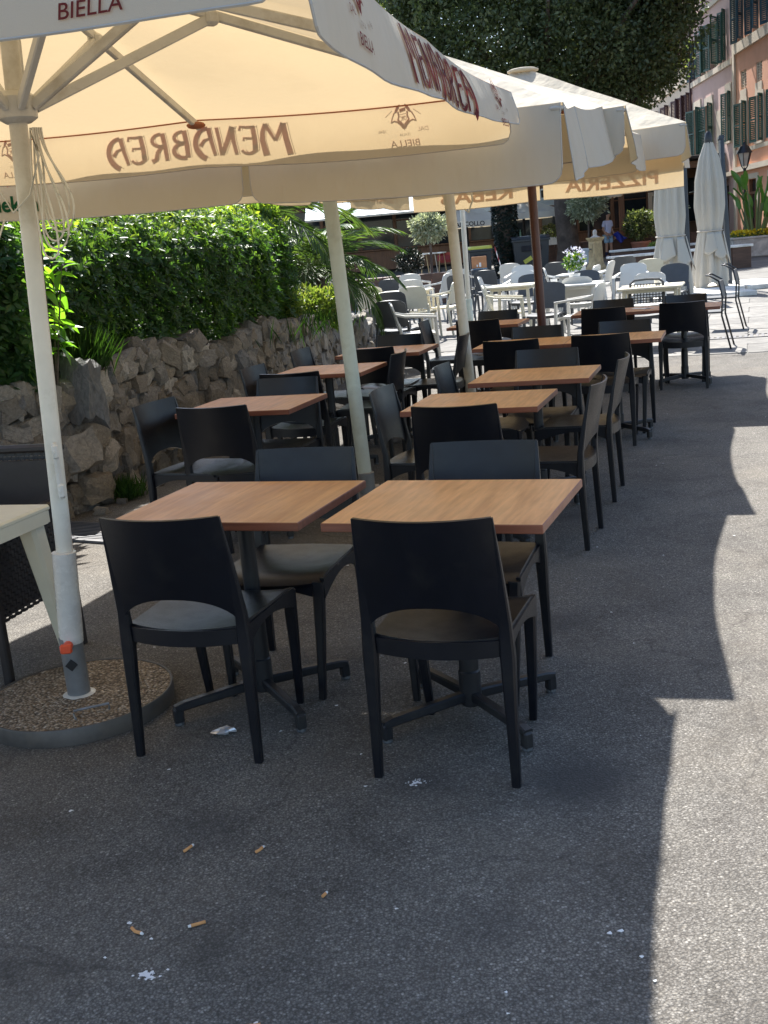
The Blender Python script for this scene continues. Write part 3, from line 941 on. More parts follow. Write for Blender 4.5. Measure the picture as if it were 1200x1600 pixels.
def grass(name, label, cx, cy, z, rx, ry, n, h, seed):
    r = np.random.default_rng(seed)
    P = np.stack([cx + r.normal(0, rx, n), cy + r.normal(0, ry, n), np.full(n, z)], 1)
    D = np.stack([r.normal(0, 0.28, n), r.normal(0, 0.28, n), np.ones(n)], 1)
    U = np.stack([r.normal(0, 1, n), r.normal(0, 1, n), np.zeros(n)], 1)
    o = leaves(P, D, U, h * (0.5 + r.random(n)), 0.007, name, M['grass'], None, 0.1, None, 0.35)
    tag(o, label, 'grass', kind='stuff')
grass('grass', 'long green grass on top of the stone wall between the hedges', -2.02, 7.72, 0.86, 0.08, 0.08, 800, 0.26, 1)
grass('grass', 'small tuft of grass at the foot of the stone wall', -1.80, 7.62, 0.0, 0.06, 0.05, 420, 0.13, 2)
grass('grass', 'thin weeds on the wall top beside the pale shrub', -0.75, 12.6, 0.74, 0.25, 0.9, 500, 0.22, 4)

# ------------------------------------------------------------------ palms
def palm(name, label, x, y, z0, trunk_h, n, ln, seed, mat, el0=1.2, el1=-0.2, az=(0, 6.283), leaf_len=0.34):
    r = random.Random(seed)
    t = thing(name, label, 'palm', (x, y, z0))
    mb = MB(); mb.lathe([(0.16, 0), (0.13, trunk_h * 0.5), (0.15, trunk_h)], 10); mb.build('trunk', M['bark'], t, angle=40)
    for k in range(n):
        a = az[0] + (az[1] - az[0]) * ((k * 0.618) % 1.0)
        el = el0 + (el1 - el0) * k / n + r.uniform(-0.12, 0.12)
        L_ = ln * r.uniform(0.8, 1.1)
        pts = []; p = Vector((0.05 * math.cos(a), 0.05 * math.sin(a), trunk_h)); e = el
        S = 14
        for i in range(S + 1):
            pts.append(p.copy())
            p = p + Vector((math.cos(a) * math.cos(e), math.sin(a) * math.cos(e), math.sin(e))) * (L_ / S)
            e -= 0.085 + 0.03 * i / S
        P = []; D = []; U = []; LL = []
        for i in range(2, S):
            for h in range(3):
                t_ = h / 3
                q = pts[i] * (1 - t_) + pts[i + 1] * t_
                d = (pts[i + 1] - pts[i]).normalized()
                s = d.cross(Vector((0, 0, 1))).normalized(); u = s.cross(d)
                f = (i + t_ - 2) / (S - 2)
                for sg in (-1, 1):
                    dr = (s * sg * (0.85 - 0.45 * f) + d * (0.45 + 0.6 * f) - Vector((0, 0, 0.18)) + u * 0.15 + Vector((r.uniform(-.1, .1), r.uniform(-.1, .1), r.uniform(-.1, .1))))
                    P.append(q); D.append(dr); U.append(u + s * sg * 0.3); LL.append(leaf_len * (0.55 + 0.9 * math.sin(math.pi * min(1, f * 0.85 + 0.15)) * 0.5 + 0.2) * (1 - 0.35 * f))
        o = leaves(P, D, U, LL, 0.022, 'frond', mat, t, 0.15, np.clip(np.random.default_rng(seed * 50 + k).random(len(P)) * 0.5 + r.uniform(0, 0.5), 0, 1), 0.25)
        b = MB(); b.tube(pts, [0.012 * (1 - 0.8 * i / S) + 0.002 for i in range(S + 1)], 5); b.build('midrib', M['shrub_stem'], o)
M['shrub_stem'] = simple('green_stem', (0.12, 0.16, 0.05), 0.5)
palm('palm_tree', 'feathery green palm behind the stone wall, right of the greenish pole', -0.62, 14.3, 0.55, 0.80, 30, 1.22, 11, M['palm'], 1.42, -0.15)
palm('palm_tree', 'yellower palm with hanging leaflets at the end of the clipped hedge', -1.35, 12.9, 0.8, 1.15, 18, 1.5, 12, M['palm'], 1.35, 0.1, leaf_len=0.42)

def bush(name, label, cat, loc, r, n, mat, size, seed, squash=1.0, stem=None, width=0.45, parent=None, dens=0.45, group=None):
    g = np.random.default_rng(seed)
    t = parent or thing(name, label, cat, loc, 0, group)
    v = g.normal(0, 1, (n, 3)); v /= np.linalg.norm(v, axis=1, keepdims=True)
    k = np.array([noise.noise(Vector(p) * 2.2 + Vector((seed, 0, 0))) for p in v])
    rad = r * (0.78 + 0.42 * k) * (dens + (1 - dens) * g.random(n) ** 0.5)
    P = v * rad[:, None]; P[:, 2] *= squash
    D = v + g.normal(0, 0.7, (n, 3)); D[:, 2] += 0.2
    U = g.normal(0, 1, (n, 3)) + np.array([0, 0, 1.0])
    o = leaves(P, D, U, size * (0.6 + 0.8 * g.random(n)), size * width, 'foliage', mat, t, 0.15, None, 0.15)
    if parent is None: o.location = (0, 0, 0)
    return t, o
t, o = bush('shrub', 'small pale yellow-green shrub on the wall top under the palms', 'shrub', (-0.60, 12.9, 0.92), 0.42, 2600, M['shrub'], 0.07, 21, 0.75)
t, o = bush('shrub', 'light green weeds on the wall top beside the end of the hedge', 'shrub', (-0.92, 11.9, 1.0), 0.30, 1300, M['shrub'], 0.06, 22, 0.8)

# ------------------------------------------------------------------ trees
def big_tree():
    tr = thing('oak_tree', 'huge dark evergreen oak rising over the square behind the parasols', 'tree', (7.38, 40.3, gz(40.3)))
    mb = MB()
    mb.tube([(0, 0, -0.2), (0.02, 0, 0.5), (-0.05, 0.05, 2.0), (0.0, 0.1, 3.6), (0.2, 0.2, 5.2)], [0.50, 0.40, 0.37, 0.36, 0.36], 16)
    for k in range(9):
        a = k * 0.72; e = 0.55 + 0.1 * (k % 3)
        p = Vector((0.1, 0.1, 3.6 + 0.18 * k)); q = p + Vector((math.cos(a) * 2.4, math.sin(a) * 2.4, 1.7)); w = q + Vector((math.cos(a + .3) * 2, math.sin(a + .3) * 2, 1.6))
        mb.tube([p, (p + q) / 2 + Vector((0, 0, .15)), q, w], [0.22, 0.17, 0.12, 0.05], 8)
    mb.build('trunk', M['bark'], tr, angle=60)
    g = np.random.default_rng(77)
    cl = []
    while len(cl) < 900:
        v = g.normal(0, 1, 3); v /= np.linalg.norm(v)
        rr = (0.55 + 0.45 * g.random() ** 0.6)
        c = np.array([-0.83, 0.8, 9.0]) + v * np.array([5.7, 5.0, 5.0]) * rr
        if c[2] < 4.4 + 0.5 * math.sin(c[0] * 1.7): continue
        cl.append((c, 0.50 + 0.55 * g.random()))
    P = []; D = []; T = []
    for c, r in cl:
        n = int(300 * r)
        v = g.normal(0, 1, (n, 3)); v /= np.linalg.norm(v, axis=1, keepdims=True)
        rad = r * (0.45 + 0.6 * g.random(n))
        p = c + v * rad[:, None] * np.array([1.1, 1.1, 0.8])
        P.append(p); D.append(v + g.normal(0, 0.6, (n, 3)) + np.array([0, 0, -0.15])); T.append(np.clip(0.15 + 0.55 * g.random(n) + g.normal(0, 0.12), 0, 1))
    P = np.concatenate(P); D = np.concatenate(D); T = np.concatenate(T)
    n = len(P)
    o = leaves(P, D, g.normal(0, 1, (n, 3)) + np.array([0, 0, 0.8]), 0.15 * (0.6 + 0.8 * g.random(n)), 0.095, 'crown', M['oak'], tr, 0.15, T, 0.15)
big_tree()

iv = thing('ivy_tree', 'dark ivy-covered trunk standing beside the dark grey bin', 'tree', (4.35, 33.9, gz(33.9)))
mb = MB(); mb.tube([(0, 0, -0.1), (0.0, 0, 1.5), (0.05, 0, 3.2), (0.1, 0.1, 5.6)], [0.27, 0.24, 0.24, 0.2], 12); mb.build('trunk', M['bark'], iv, smooth=True)
g = np.random.default_rng(5); n = 5200
hh = g.random(n) * 5.4; an = g.random(n) * 6.283
bul = np.array([0.30 + 0.09 * noise.noise(Vector((h * 1.6, math.cos(a) * 1.5, math.sin(a) * 1.5))) for h, a in zip(hh, an)]) + 0.03 * g.random(n)
P = np.stack([bul * np.cos(an), bul * np.sin(an), hh], 1); Dn = np.stack([np.cos(an), np.sin(an), -0.7 + 0.3 * g.random(n)], 1)
leaves(P, Dn, np.stack([np.cos(an), np.sin(an), 0.4 * np.ones(n)], 1) + g.normal(0, .3, (n, 3)), 0.11, 0.09, 'ivy', M['ivy'], iv, 0.1)

# ------------------------------------------------------------------ the row of houses on the right
FB = Vector((13.94, 42.0)); FD = Vector((0.0672, 0.9977)); FN = Vector((-0.9977, 0.0672))
FRZ = math.atan2(FD.y, FD.x)
def settle(t):
    """parts built in world coordinates: move them back by the place of their thing"""
    for ch in t.children:
        ch.location = Vector(ch.location) - Vector(t.location)
def fpt(s, z, out=0.0):
    p = FB + FD * s + FN * out
    return (p.x, p.y, z)
def fbox(mb, s0, s1, z0, z1, o0, o1):
    c = fpt((s0 + s1) / 2, (z0 + z1) / 2, (o0 + o1) / 2)
    mb.box(c, (abs(s1 - s0), abs(o1 - o0), z1 - z0), FRZ)
def facade(house, s0, s1, z0, z1, holes, mat, name='wall', depth=0.22):
    """wall plane with real openings and reveals"""
    ss = sorted({s0, s1} | {h[0] for h in holes} | {h[1] for h in holes})
    zz = sorted({z0, z1} | {h[2] for h in holes} | {h[3] for h in holes})
    mb = MB()
    for a, b in zip(ss[:-1], ss[1:]):
        for c, d in zip(zz[:-1], zz[1:]):
            ms, mz = (a + b) / 2, (c + d) / 2
            if any(h[0] < ms < h[1] and h[2] < mz < h[3] for h in holes): continue
            mb.add([fpt(a, c), fpt(b, c), fpt(b, d), fpt(a, d)], [(0, 3, 2, 1)])
    for h in holes:
        a, b, c, d = h[:4]
        for q in (((a, c), (b, c)), ((b, c), (b, d)), ((b, d), (a, d)), ((a, d), (a, c))):
            (p0, q0), (p1, q1) = q
            mb.add([fpt(p0, q0), fpt(p1, q1), fpt(p1, q1, -depth), fpt(p0, q0, -depth)], [(0, 1, 2, 3)])
    mb.build(name, mat, house)
def shutter(house, s, z0, z1, w, ang, mat, side):
    """louvred shutter hinged at s, opened by ang from the wall"""
    mb = MB()
    rot = Matrix.Rotation(FRZ + side * ang, 3, 'Z')
    base = Vector(fpt(s, z0, 0.05))
    def pl(x, y, z): return base + rot @ Vector((x * side, y, 0)) + Vector((0, 0, z))
    h = z1 - z0
    for x0, x1, a, b in ((0, 0.05, 0, h), (w - 0.05, w, 0, h), (0.05, w - 0.05, 0, 0.07), (0.05, w - 0.05, h / 2 - 0.03, h / 2 + 0.03), (0.05, w - 0.05, h - 0.06, h)):
        mb.box(pl((x0 + x1) / 2, 0.02, (a + b) / 2), (x1 - x0, 0.04, b - a), m=rot)
    k = 0.09
    while k < h - 0.08:
        if abs(k - h / 2) > 0.05:
            mb.box(pl(w / 2, 0.02, k), (w - 0.1, 0.012, 0.045), m=rot @ Matrix.Rotation(0.6, 3, 'X'))
        k += 0.062
    return mb.build('shutter', mat, house)
def window(house, s0, s1, z0, z1, sh=None, mat=None, blind=None, angs=(2.6, 2.6), cill=True, gl='glass'):
    f = MB()
    for a, b, c, d in ((s0, s0 + 0.06, z0, z1), (s1 - 0.06, s1, z0, z1), (s0 + 0.06, s1 - 0.06, z1 - 0.06, z1), (s0 + 0.06, s1 - 0.06, z0, z0 + 0.06), ((s0 + s1) / 2 - 0.03, (s0 + s1) / 2 + 0.03, z0 + 0.06, z1 - 0.06)):
        fbox(f, a, b, c, d, -0.20, -0.14)
    fo = f.build('window', M['trim'], house)
    p = MB(); p.add([fpt(s0, z0, -0.18), fpt(s1, z0, -0.18), fpt(s1, z1, -0.18), fpt(s0, z1, -0.18)], [(0, 3, 2, 1)])
    p.build('pane', M[gl], fo)
    if cill:
        c = MB(); fbox(c, s0 - 0.1, s1 + 0.1, z0 - 0.07, z0, -0.1, 0.09); c.build('sill', M['trim'], fo)
    if sh:
        w = (s1 - s0) / 2
        shutter(house, s0, z0, z1, w, angs[0], mat, 1).name = 'shutter'
        shutter(house, s1, z0, z1, w, angs[1], mat, -1).name = 'shutter'
G = gz(42)
# house with orange stucco, nearest
ho = thing('town_house', 'orange stucco house with blue-green louvred shutters at the right', 'house', (FB.x, FB.y, 0))
wins = []
for k in range(6):
    s1 = -0.92 - k * 2.0
    wins.append((s1 - 0.72, s1, 3.92, 5.40))
lou = [(-1.66 - k * 1.9, -0.93 - k * 1.9, 5.83, 6.44) for k in range(5)]
ups = [(-1.35 - k * 1.85, -0.62 - k * 1.85, 7.45, 9.1) for k in range(6)]
shops = [(-2.9, -1.5, G, 2.75), (-6.2, -4.4, G, 2.75)]
facade(ho, -14, 0, G - 0.3, 11.5, wins + lou + ups + shops, M['orange_wall'])
for w in wins: window(ho, *w, sh=True, mat=M['shutter'], angs=(2.5, 2.75))
for w in ups: window(ho, *w, sh=True, mat=M['shutter_blue'], angs=(2.4, 2.75), cill=False)
for a, b, c, d in lou:
    mb = MB(); fbox(mb, a, a + .06, c, d, -.08, -.02); fbox(mb, b - .06, b, c, d, -.08, -.02); fbox(mb, (a + b) / 2 - .03, (a + b) / 2 + .03, c, d, -.08, -.02)
    z = c + .04
    while z < d - .03:
        fbox(mb, a + .06, b - .06, z, z + .05, -.09, -.04); z += .09
    mb.build('louvre', M['trim'], ho)
    p = MB(); p.add([fpt(a, c, -.15), fpt(b, c, -.15), fpt(b, d, -.15), fpt(a, d, -.15)], [(0, 3, 2, 1)]); p.build('vent_pane', M['glass'], ho)
    mb = MB(); fbox(mb, a - .02, b + .02, 5.42, 5.81, 0.002, .03); mb.build('panel', M['trim'], ho)
mb = MB()
fbox(mb, -14, -0.28, 7.09, 7.42, 0.0, 0.10); mb.build('string_course', M['trim'], ho)
for q in ((-14, -0.3, 3.06, 3.24, 0.0, 0.16), (-14, -0.3, 3.70, 3.84, 0.0, 0.05)):
    mb = MB(); fbox(mb, *q); mb.build('string_course', M['trim'], ho)
mb = MB(); fbox(mb, -0.28, -0.02, G, 11.5, 0.003, 0.07); mb.build('pilaster', M['trim'], ho)
for a, b, c, d in wins:
    mb = MB(); fbox(mb, a - .12, a, c, d + .12, .0, .035); fbox(mb, b, b + .12, c, d + .12, .0, .035); fbox(mb, a, b, d, d + .12, .0, .035)
    mb.build('surround', M['trim'], ho)
for a, b, c, d in shops:
    mb = MB(); mb.add([fpt(a, c, -.2), fpt(b, c, -.2), fpt(b, d, -.2), fpt(a, d, -.2)], [(0, 3, 2, 1)]); p = mb.build('door', M['glass'], ho)
    mb = MB(); fbox(mb, a, a + .08, c, d, -.19, -.1); fbox(mb, b - .08, b, c, d, -.19, -.1); fbox(mb, a + .08, b - .08, d - .5, d - .42, -.19, -.1); fbox(mb, (a + b) / 2 - .04, (a + b) / 2 + .04, c, d - .5, -.19, -.1)
    mb.build('door_frame', M['frame_wood'], p)
    mb = MB(); fbox(mb, a - .18, a, c, d + .18, .0, .05); fbox(mb, b, b + .18, c, d + .18, .0, .05); fbox(mb, a, b, d, d + .18, .0, .05); mb.build('surround', M['trim'], ho)
def roof_of(house, s0, s1, z):
    mb = MB()
    a, b, c, d = fpt(s0, z, .5), fpt(s1, z, .5), fpt(s1, z + 2.2, -6), fpt(s0, z + 2.2, -6)
    e, f = fpt(s1, z, -10), fpt(s0, z, -10)
    mb.add([a, b, c, d, e, f], [(0, 3, 2, 1), (0, 1, 4, 5), (1, 2, 4), (0, 5, 3), (2, 3, 5, 4)])
    mb.build('roof', M['terracotta'], house)
    mb = MB(); 
    for s in (s0, s1):
        mb.add([fpt(s, G - .3), fpt(s, z), fpt(s, z, -10), fpt(s, G - .3, -10)], [(0, 1, 2, 3)])
    mb.build('side_wall', M['tan_wall'], house)
roof_of(ho, -14, 0, 11.5); settle(ho)

# mauve house
hm = thing('town_house', 'mauve stucco house with tall green shutters beside the orange house', 'house', (FB.x + FD.x * 3, FB.y + FD.y * 3, 0))
mw = [(1.05, 1.55, 7.12, 8.87), (2.12, 3.40, 7.12, 8.80), (4.17, 4.93, 7.10, 8.82), (6.0, 6.62, 7.12, 8.6)]
ml = [(0.45, 1.05, 4.25, 5.98), (3.2, 4.3, 4.1, 5.88), (5.2, 6.3, 4.1, 5.95)]
sm = [(0.9, 2.6, G, 2.7), (3.3, 5.8, G, 2.7)]
facade(hm, 0, 6.75, G - 0.3, 11.6, mw + ml + sm, M['pink_wall'])
off = hm.location
for w, (ma, mt) in zip(mw, (('shutter', 1), ('shutter', 1), ('shutter', 1), ('shutter_blue', 1))):
    window(hm, *w, sh=True, mat=M[ma], angs=(2.5, 2.8), cill=False, gl='glass_green' if w[0] == 2.12 else 'glass')
for w in ml:
    window(hm, *w, sh=True, mat=M['shutter'], angs=(2.6, 2.75))
for a, b, c, d in ml:
    mb = MB(); fbox(mb, a - .13, a, c, d + .3, .0, .035); fbox(mb, b, b + .13, c, d + .3, .0, .035); fbox(mb, a, b, d, d + .3, .0, .035); mb.build('surround', M['trim'], hm)
for a, b, c, d in sm:
    mb = MB(); mb.add([fpt(a, c, -.2), fpt(b, c, -.2), fpt(b, d, -.2), fpt(a, d, -.2)], [(0, 3, 2, 1)]); p = mb.build('door', M['glass'], hm)
    mb = MB(); fbox(mb, a, a + .08, c, d, -.19, -.1); fbox(mb, b - .08, b, c, d, -.19, -.1); fbox(mb, a + .08, b - .08, d - .4, d - .3, -.19, -.1); fbox(mb, (a + b) / 2 - .04, (a + b) / 2 + .04, c, d - .4, -.19, -.1); mb.build('door_frame', M['frame_wood'], p)
for q in ((0.12, 6.6, 6.86, 7.06, 0, .08), (0.12, 6.6, 9.33, 9.5, 0, .07), (0.05, 6.6, 3.0, 3.15, 0, .14)):
    mb = MB(); fbox(mb, *q); mb.build('string_course', M['trim'], hm)
# painted blind niche between the windows
mb = MB(); fbox(mb, 1.55, 2.6, 3.9, 5.5, 0.0, 0.02); mb.build('painted_panel', M['trim'], hm)
mb = MB(); mb.tube([fpt(6.68, G, .06), fpt(6.68, 11.4, .06)], .05, 8); mb.build('drainpipe', M['shutter_brown'], hm)
roof_of(hm, 0, 6.75, 11.6); settle(hm)
# shop awning of the mauve house
aw = thing('shop_awning', 'small white awning over the dark shop door of the mauve house', 'awning', fpt(1.7, 2.9))
mb = MB(); mb.slab(lambda u, v: (Vector(fpt(0.7 + 2.2 * u, 2.95 - 0.35 * v, 0.02 + 1.0 * v)) - Vector(aw.location)), 6, 3, 0.01); mb.build('fabric', M['canvas_pale'], aw)
mb = MB(); mb.tube([Vector(fpt(0.7, 2.6, 1.02)) - Vector(aw.location), Vector(fpt(2.9, 2.6, 1.02)) - Vector(aw.location)], .025, 6); mb.build('front_bar', M['alu'], aw)

# tan house, farthest
ht = thing('town_house', 'tan stucco house with maroon shutters farthest down the street', 'house', (FB.x + FD.x * 10, FB.y + FD.y * 10, 0))
tw = [(7.1, 7.7, 4.9, 6.75), (8.1, 8.7, 4.9, 6.75), (9.2, 9.85, 4.9, 6.75), (11.5, 12.2, 4.9, 6.75), (14, 14.7, 4.9, 6.75), (7.4, 8.1, 7.9, 9.5), (9.4, 10.1, 7.9, 9.5), (11.5, 12.2, 7.9, 9.5)]
st_ = [(7.4, 9.4, G, 2.9), (10.2, 12.4, G, 2.9), (13.2, 15.0, G, 2.9)]
facade(ht, 6.75, 24, G - .3, 11.0, tw + st_, M['tan_wall'])
for w in tw: window(ht, *w, sh=True, mat=M['shutter_brown'], angs=(2.5, 2.7))
for q in ((6.85, 24, 4.35, 4.5, 0, .08), (6.85, 24, 7.2, 7.36, 0, .08), (6.85, 24, 3.1, 3.25, 0, .1)):
    mb = MB(); fbox(mb, *q); mb.build('string_course', M['trim'], ht)
for a, b, c, d in st_:
    mb = MB(); mb.add([fpt(a, c, -.2), fpt(b, c, -.2), fpt(b, d, -.2), fpt(a, d, -.2)], [(0, 3, 2, 1)]); mb.build('door', M['glass'], ht)
roof_of(ht, 6.75, 24, 11.0); settle(ht)

# ------------------------------------------------------------------ bar pavilion across the square
YB = 47.0; GB = gz(47)
pv = thing('bar_pavilion', 'dark timber and glass bar pavilion across the square', 'building', (4.5, YB, GB))
mb = MB(); mb.box((1.0, 3.4, 1.6), (20.5, 0.2, 3.2)); mb.box((1.0, 2.0, 0.06), (20.5, 3.6, 0.12)); mb.build('back_wall', M['dark_in'], pv)
mb = MB(); mb.bbox((1.0, 1.6, 3.15), (21.0, 4.4, 0.22), .03); mb.build('roof', M['dark_roof'], pv)
mb = MB(); mb.box((1.0, 0.05, 2.86), (20.6, 0.14, 0.34)); mb.build('header_beam', M['frame_wood'], pv)
mb = MB(); mb.box((1.0, 0.08, 0.50), (20.4, 0.10, 0.78)); mb.build('counter_wall', M['frame_wood'], pv)
mb = MB(); mb.bbox((1.0, 0.02, 0.93), (20.5, 0.32, 0.06), .01); mb.build('counter_top', M['frame_wood'], pv)
x = -9.0
k = 0
while x < 11.3:
    mb = MB(); mb.bbox((x, 0.02, 1.84), (0.14 if k % 3 else 0.22, 0.16, 1.74), .01); mb.build('post', M['frame_wood'], pv)
    if x < 10.2:
        mb = MB(); mb.add([(x + .08, .10, .97), (x + 1.42, .10, .97), (x + 1.42, .10, 2.68), (x + .08, .10, 2.68)], [(0, 1, 2, 3)]); mb.build('pane', M['glass'], pv)
        if k % 2 == 0:
            mb = MB(); mb.bbox((x + .75, .04, 2.05), (1.32, .05, .05), .008); mb.build('transom', M['frame_wood'], pv)
    x += 1.5; k += 1

# blue-grey roll-out awning and white fascia in front of it
aw = thing('bar_awning', 'wide blue-grey roll-out awning in front of the bar pavilion', 'awning', (2.0, 44.6, 2.72))
mb = MB(); mb.slab(lambda u, v: (-4.0 + 6.3 * u, 2.3 - 3.3 * v, 1.15 - 1.05 * v + .04 * math.sin(u * 9)), 14, 6, .012); mb.build('fabric', M['awning'], aw)
mb = MB(); mb.tube([(-4.0, -1.02, .06), (2.35, -1.02, .06)], .05, 8); mb.build('front_bar', M['alu'], aw)
mb = MB(); mb.tube([(-3.9, -1.0, .05), (-3.9, 2.3, .55)], .03, 6); mb.tube([(2.25, -1.0, .05), (2.25, 2.3, .55)], .03, 6); mb.build('arm', M['alu'], aw)
fa = thing('bar_fascia', 'long pale fascia board with black lettering above the market parasols', 'sign', (6.3, 43.2, 2.86))
mb = MB(); mb.bbox((0, 0, 0), (4.6, .12, .62), .02); mb.build('board', M['awning'], fa)
mb = MB()
xx = -1.6
for w in (0.22, .3, .26, .12, .3, .14, .28, .26, .3, .2, .3):
    mb.box((xx, -.066, .12), (w * .8, .006, .26)); xx += .34
mb.build('lettering', M['black_sign'], fa)
mb = MB(); mb.bbox((2.0, -.08, -.1), (.62, .02, .42), .005); mb.build('notice', M['paper'], fa)
mb = MB()
for k in range(5): mb.box((1.8 + .1 * k, -.093, -.02), (.07, .004, .16))
mb.build('notice_print', M['black_sign'], fa)

# ================================================================== PARASOLS
def text_shape(s, size, shear=0.0, bold=0.0, sx=1.0):
    cu = bpy.data.curves.new('tmp_text', 'FONT')
    cu.body = s; cu.size = size; cu.shear = shear; cu.offset = bold
    cu.align_x = 'CENTER'; cu.align_y = 'BOTTOM_BASELINE'
    cu.resolution_u = 4
    o = bpy.data.objects.new('tmp_text', cu); C.objects.link(o)
    dg = bpy.context.evaluated_depsgraph_get(); dg.update()
    me = bpy.data.meshes.new_from_object(o.evaluated_get(dg))
    vs = [(v.co.x * sx, v.co.y) for v in me.vertices]; fs = [tuple(p.vertices) for p in me.polygons]
    bpy.data.objects.remove(o); bpy.data.curves.remove(cu); bpy.data.meshes.remove(me)
    return vs, fs

def ribbon(pts, w0, w1=None):
    """flat stroke along 2D points"""
    w1 = w0 if w1 is None else w1
    n = len(pts); vs = []; fs = []
    for i, p in enumerate(pts):
        a = pts[max(i - 1, 0)]; b = pts[min(i + 1, n - 1)]
        d = Vector((b[0] - a[0], b[1] - a[1])).normalized(); w = (w0 + (w1 - w0) * i / (n - 1)) / 2
        vs += [(p[0] - d.y * w, p[1] + d.x * w), (p[0] + d.y * w, p[1] - d.x * w)]
    fs = [(2 * i, 2 * i + 1, 2 * i + 3, 2 * i + 2) for i in range(n - 1)]
    return vs, fs
def arc(cx, cy, rx, ry, a0, a1, n=10):
    return [(cx + rx * math.cos(math.radians(a0 + (a1 - a0) * i / n)), cy + ry * math.sin(math.radians(a0 + (a1 - a0) * i / n))) for i in range(n + 1)]
def merge(shapes, dx=0, dy=0, sx=1, sy=1):
    V = []; F = []
    for vs, fs in shapes:
        o = len(V); V += [(x * sx + dx, y * sy + dy) for x, y in vs]; F += [tuple(i + o for i in f) for f in fs]
    return V, F
GLYPH = {
    'M': (0.95, [([(0.02, 0.0), (0.10, .5), (0.14, 1)], .19, .17), ([(0.14, 1), (0.30, .72), (.46, .46)], .15, .12), ([(.46, .46), (.62, .78), (.74, 1)], .10, .13), ([(.72, 1), (.84, .75), (.88, .5), (.80, 0)], .13, .19)]),
    'E': (0.66, [([(.14, .12), (.12, .5), (.14, 1)], .17, .15), ([(.10, .95), (.35, .95), (.56, .98), (.60, .84)], .11, .09), ([(.14, .55), (.34, .56), (.48, .58), (.50, .47)], .09, .08)] + [(arc(.36, .22, .24, .2, 160, 345), .16, .09)]),
    'N': (0.72, [([(.06, 0), (.12, .5), (.12, 1)], .12, .15), ([(.10, 1), (.30, .55), (.56, .03)], .18, .15), ([(.58, 0), (.60, .5), (.64, 1)], .12, .12)]),
    'A': (0.78, [([(.02, 0), (.10, .5), (.14, 1)], .12, .16)] + [(arc(.14, .42, .52, .56, 88, -68, 14), .14, .20), ([(.12, .62), (.34, .55), (.50, .36)], .08, .15)]),
    'B': (0.70, [([(.14, .02), (.12, .5), (.14, 1)], .16, .16)] + [(arc(.22, .76, .30, .20, 95, -95, 10), .12, .13), (arc(.24, .29, .36, .26, 95, -100, 12), .14, .16)]),
    'R': (0.72, [([(.12, 0), (.12, .5), (.14, 1)], .14, .16)] + [(arc(.22, .75, .32, .22, 95, -95, 10), .12, .13), ([(.24, .54), (.42, .32), (.50, .08), (.66, .03)], .12, .18)]),
}
def deco_word(word, h):
    """heavy art-nouveau capitals drawn with tapering strokes"""
    x = 0; main = []; line = []
    for ch in word:
        w, strokes = GLYPH[ch]
        k = 1.12 if ch == 'M' else 1.0
        for pts, a, b in strokes:
            a, b = a * 1.08, b * 1.08
            P = [(x + px, py * k - (0.08 if ch == 'M' else 0)) for px, py in pts]
            main.append(ribbon(P, a, b))
            Q = [(px - a * .5 - .045, py + .012) for px, py in P]
            line.append(ribbon(Q, .022, .022))
        x += w + .06
    k = 1.18
    return merge(main, -x / 2 * h * k, 0, h * k, h), merge(line, -x / 2 * h * k, 0, h * k, h), x * h * k
def poly(pts):
    return [tuple(p) for p in pts], [tuple(range(len(pts)))]
def emblem(s):
    """heraldic badge: winged mantle over a pale shield with a pointed foot"""
    sh = []
    for m in (1, -1):
        sh.append(poly([(m * .12, .95), (m * .34, .60), (m * .42, .42), (m * .30, .44), (m * .16, .62), (m * .10, .80)]))
        sh.append(ribbon([(m * .40, .46), (m * .52, .24), (m * .60, .02)], .07, .05))
        sh.append(ribbon([(m * .60, .03), (m * .44, .10), (m * .28, .04), (m * .14, -.08), (m * .02, -.24)], .06, .12))
        sh.append(ribbon([(m * .22, .50), (m * .20, .28), (m * .26, .14), (m * .14, .02), (m * .03, -.10)], .08, .10))
        sh.append(ribbon([(m * .5, .55), (m * .84, .30)] if m > 0 else [(-.5, .55), (-.84, .30)], .03, .03))
    sh.append(poly([(-.10, -.10), (.10, -.10), (.0, -.34)]))
    sh.append(poly([(-.15, .66), (.15, .60), (.14, .44), (-.14, .50)]))
    sh.append(ribbon([(-.15, .40), (.15, .35)], .03))
    sh.append(ribbon(arc(-.09, .20, .05, .09, 0, 360), .03)); sh.append(ribbon([(.0, .28), (.02, .10)], .035)); sh.append(ribbon([(-.03, .28), (.01, .2)], .03)); sh.append(ribbon([(.05, .28), (.02, .2)], .03))
    sh.append(ribbon(arc(.11, .18, .05, .09, 60, 300), .03))
    return merge(sh, 0, 0, s, s)
STAR = ([(0.5 * (1 if i % 2 == 0 else .40) * math.sin(math.pi * i / 5), 0.5 * (1 if i % 2 == 0 else .40) * math.cos(math.pi * i / 5)) for i in range(10)] + [(0, 0)], [(10, (i + 1) % 10, i) for i in range(10)])

def put_print(val, V, shape, u0, w0, mat, name, off=0.005):
    vs, fs = shape
    P = []
    for x, y in vs:
        p, nrm = V(u0 + x, w0 - y)
        P.append(tuple(p + nrm * off))
    mb = MB(); mb.add(P, fs)
    o = mb.build(name, mat, val)
    return o

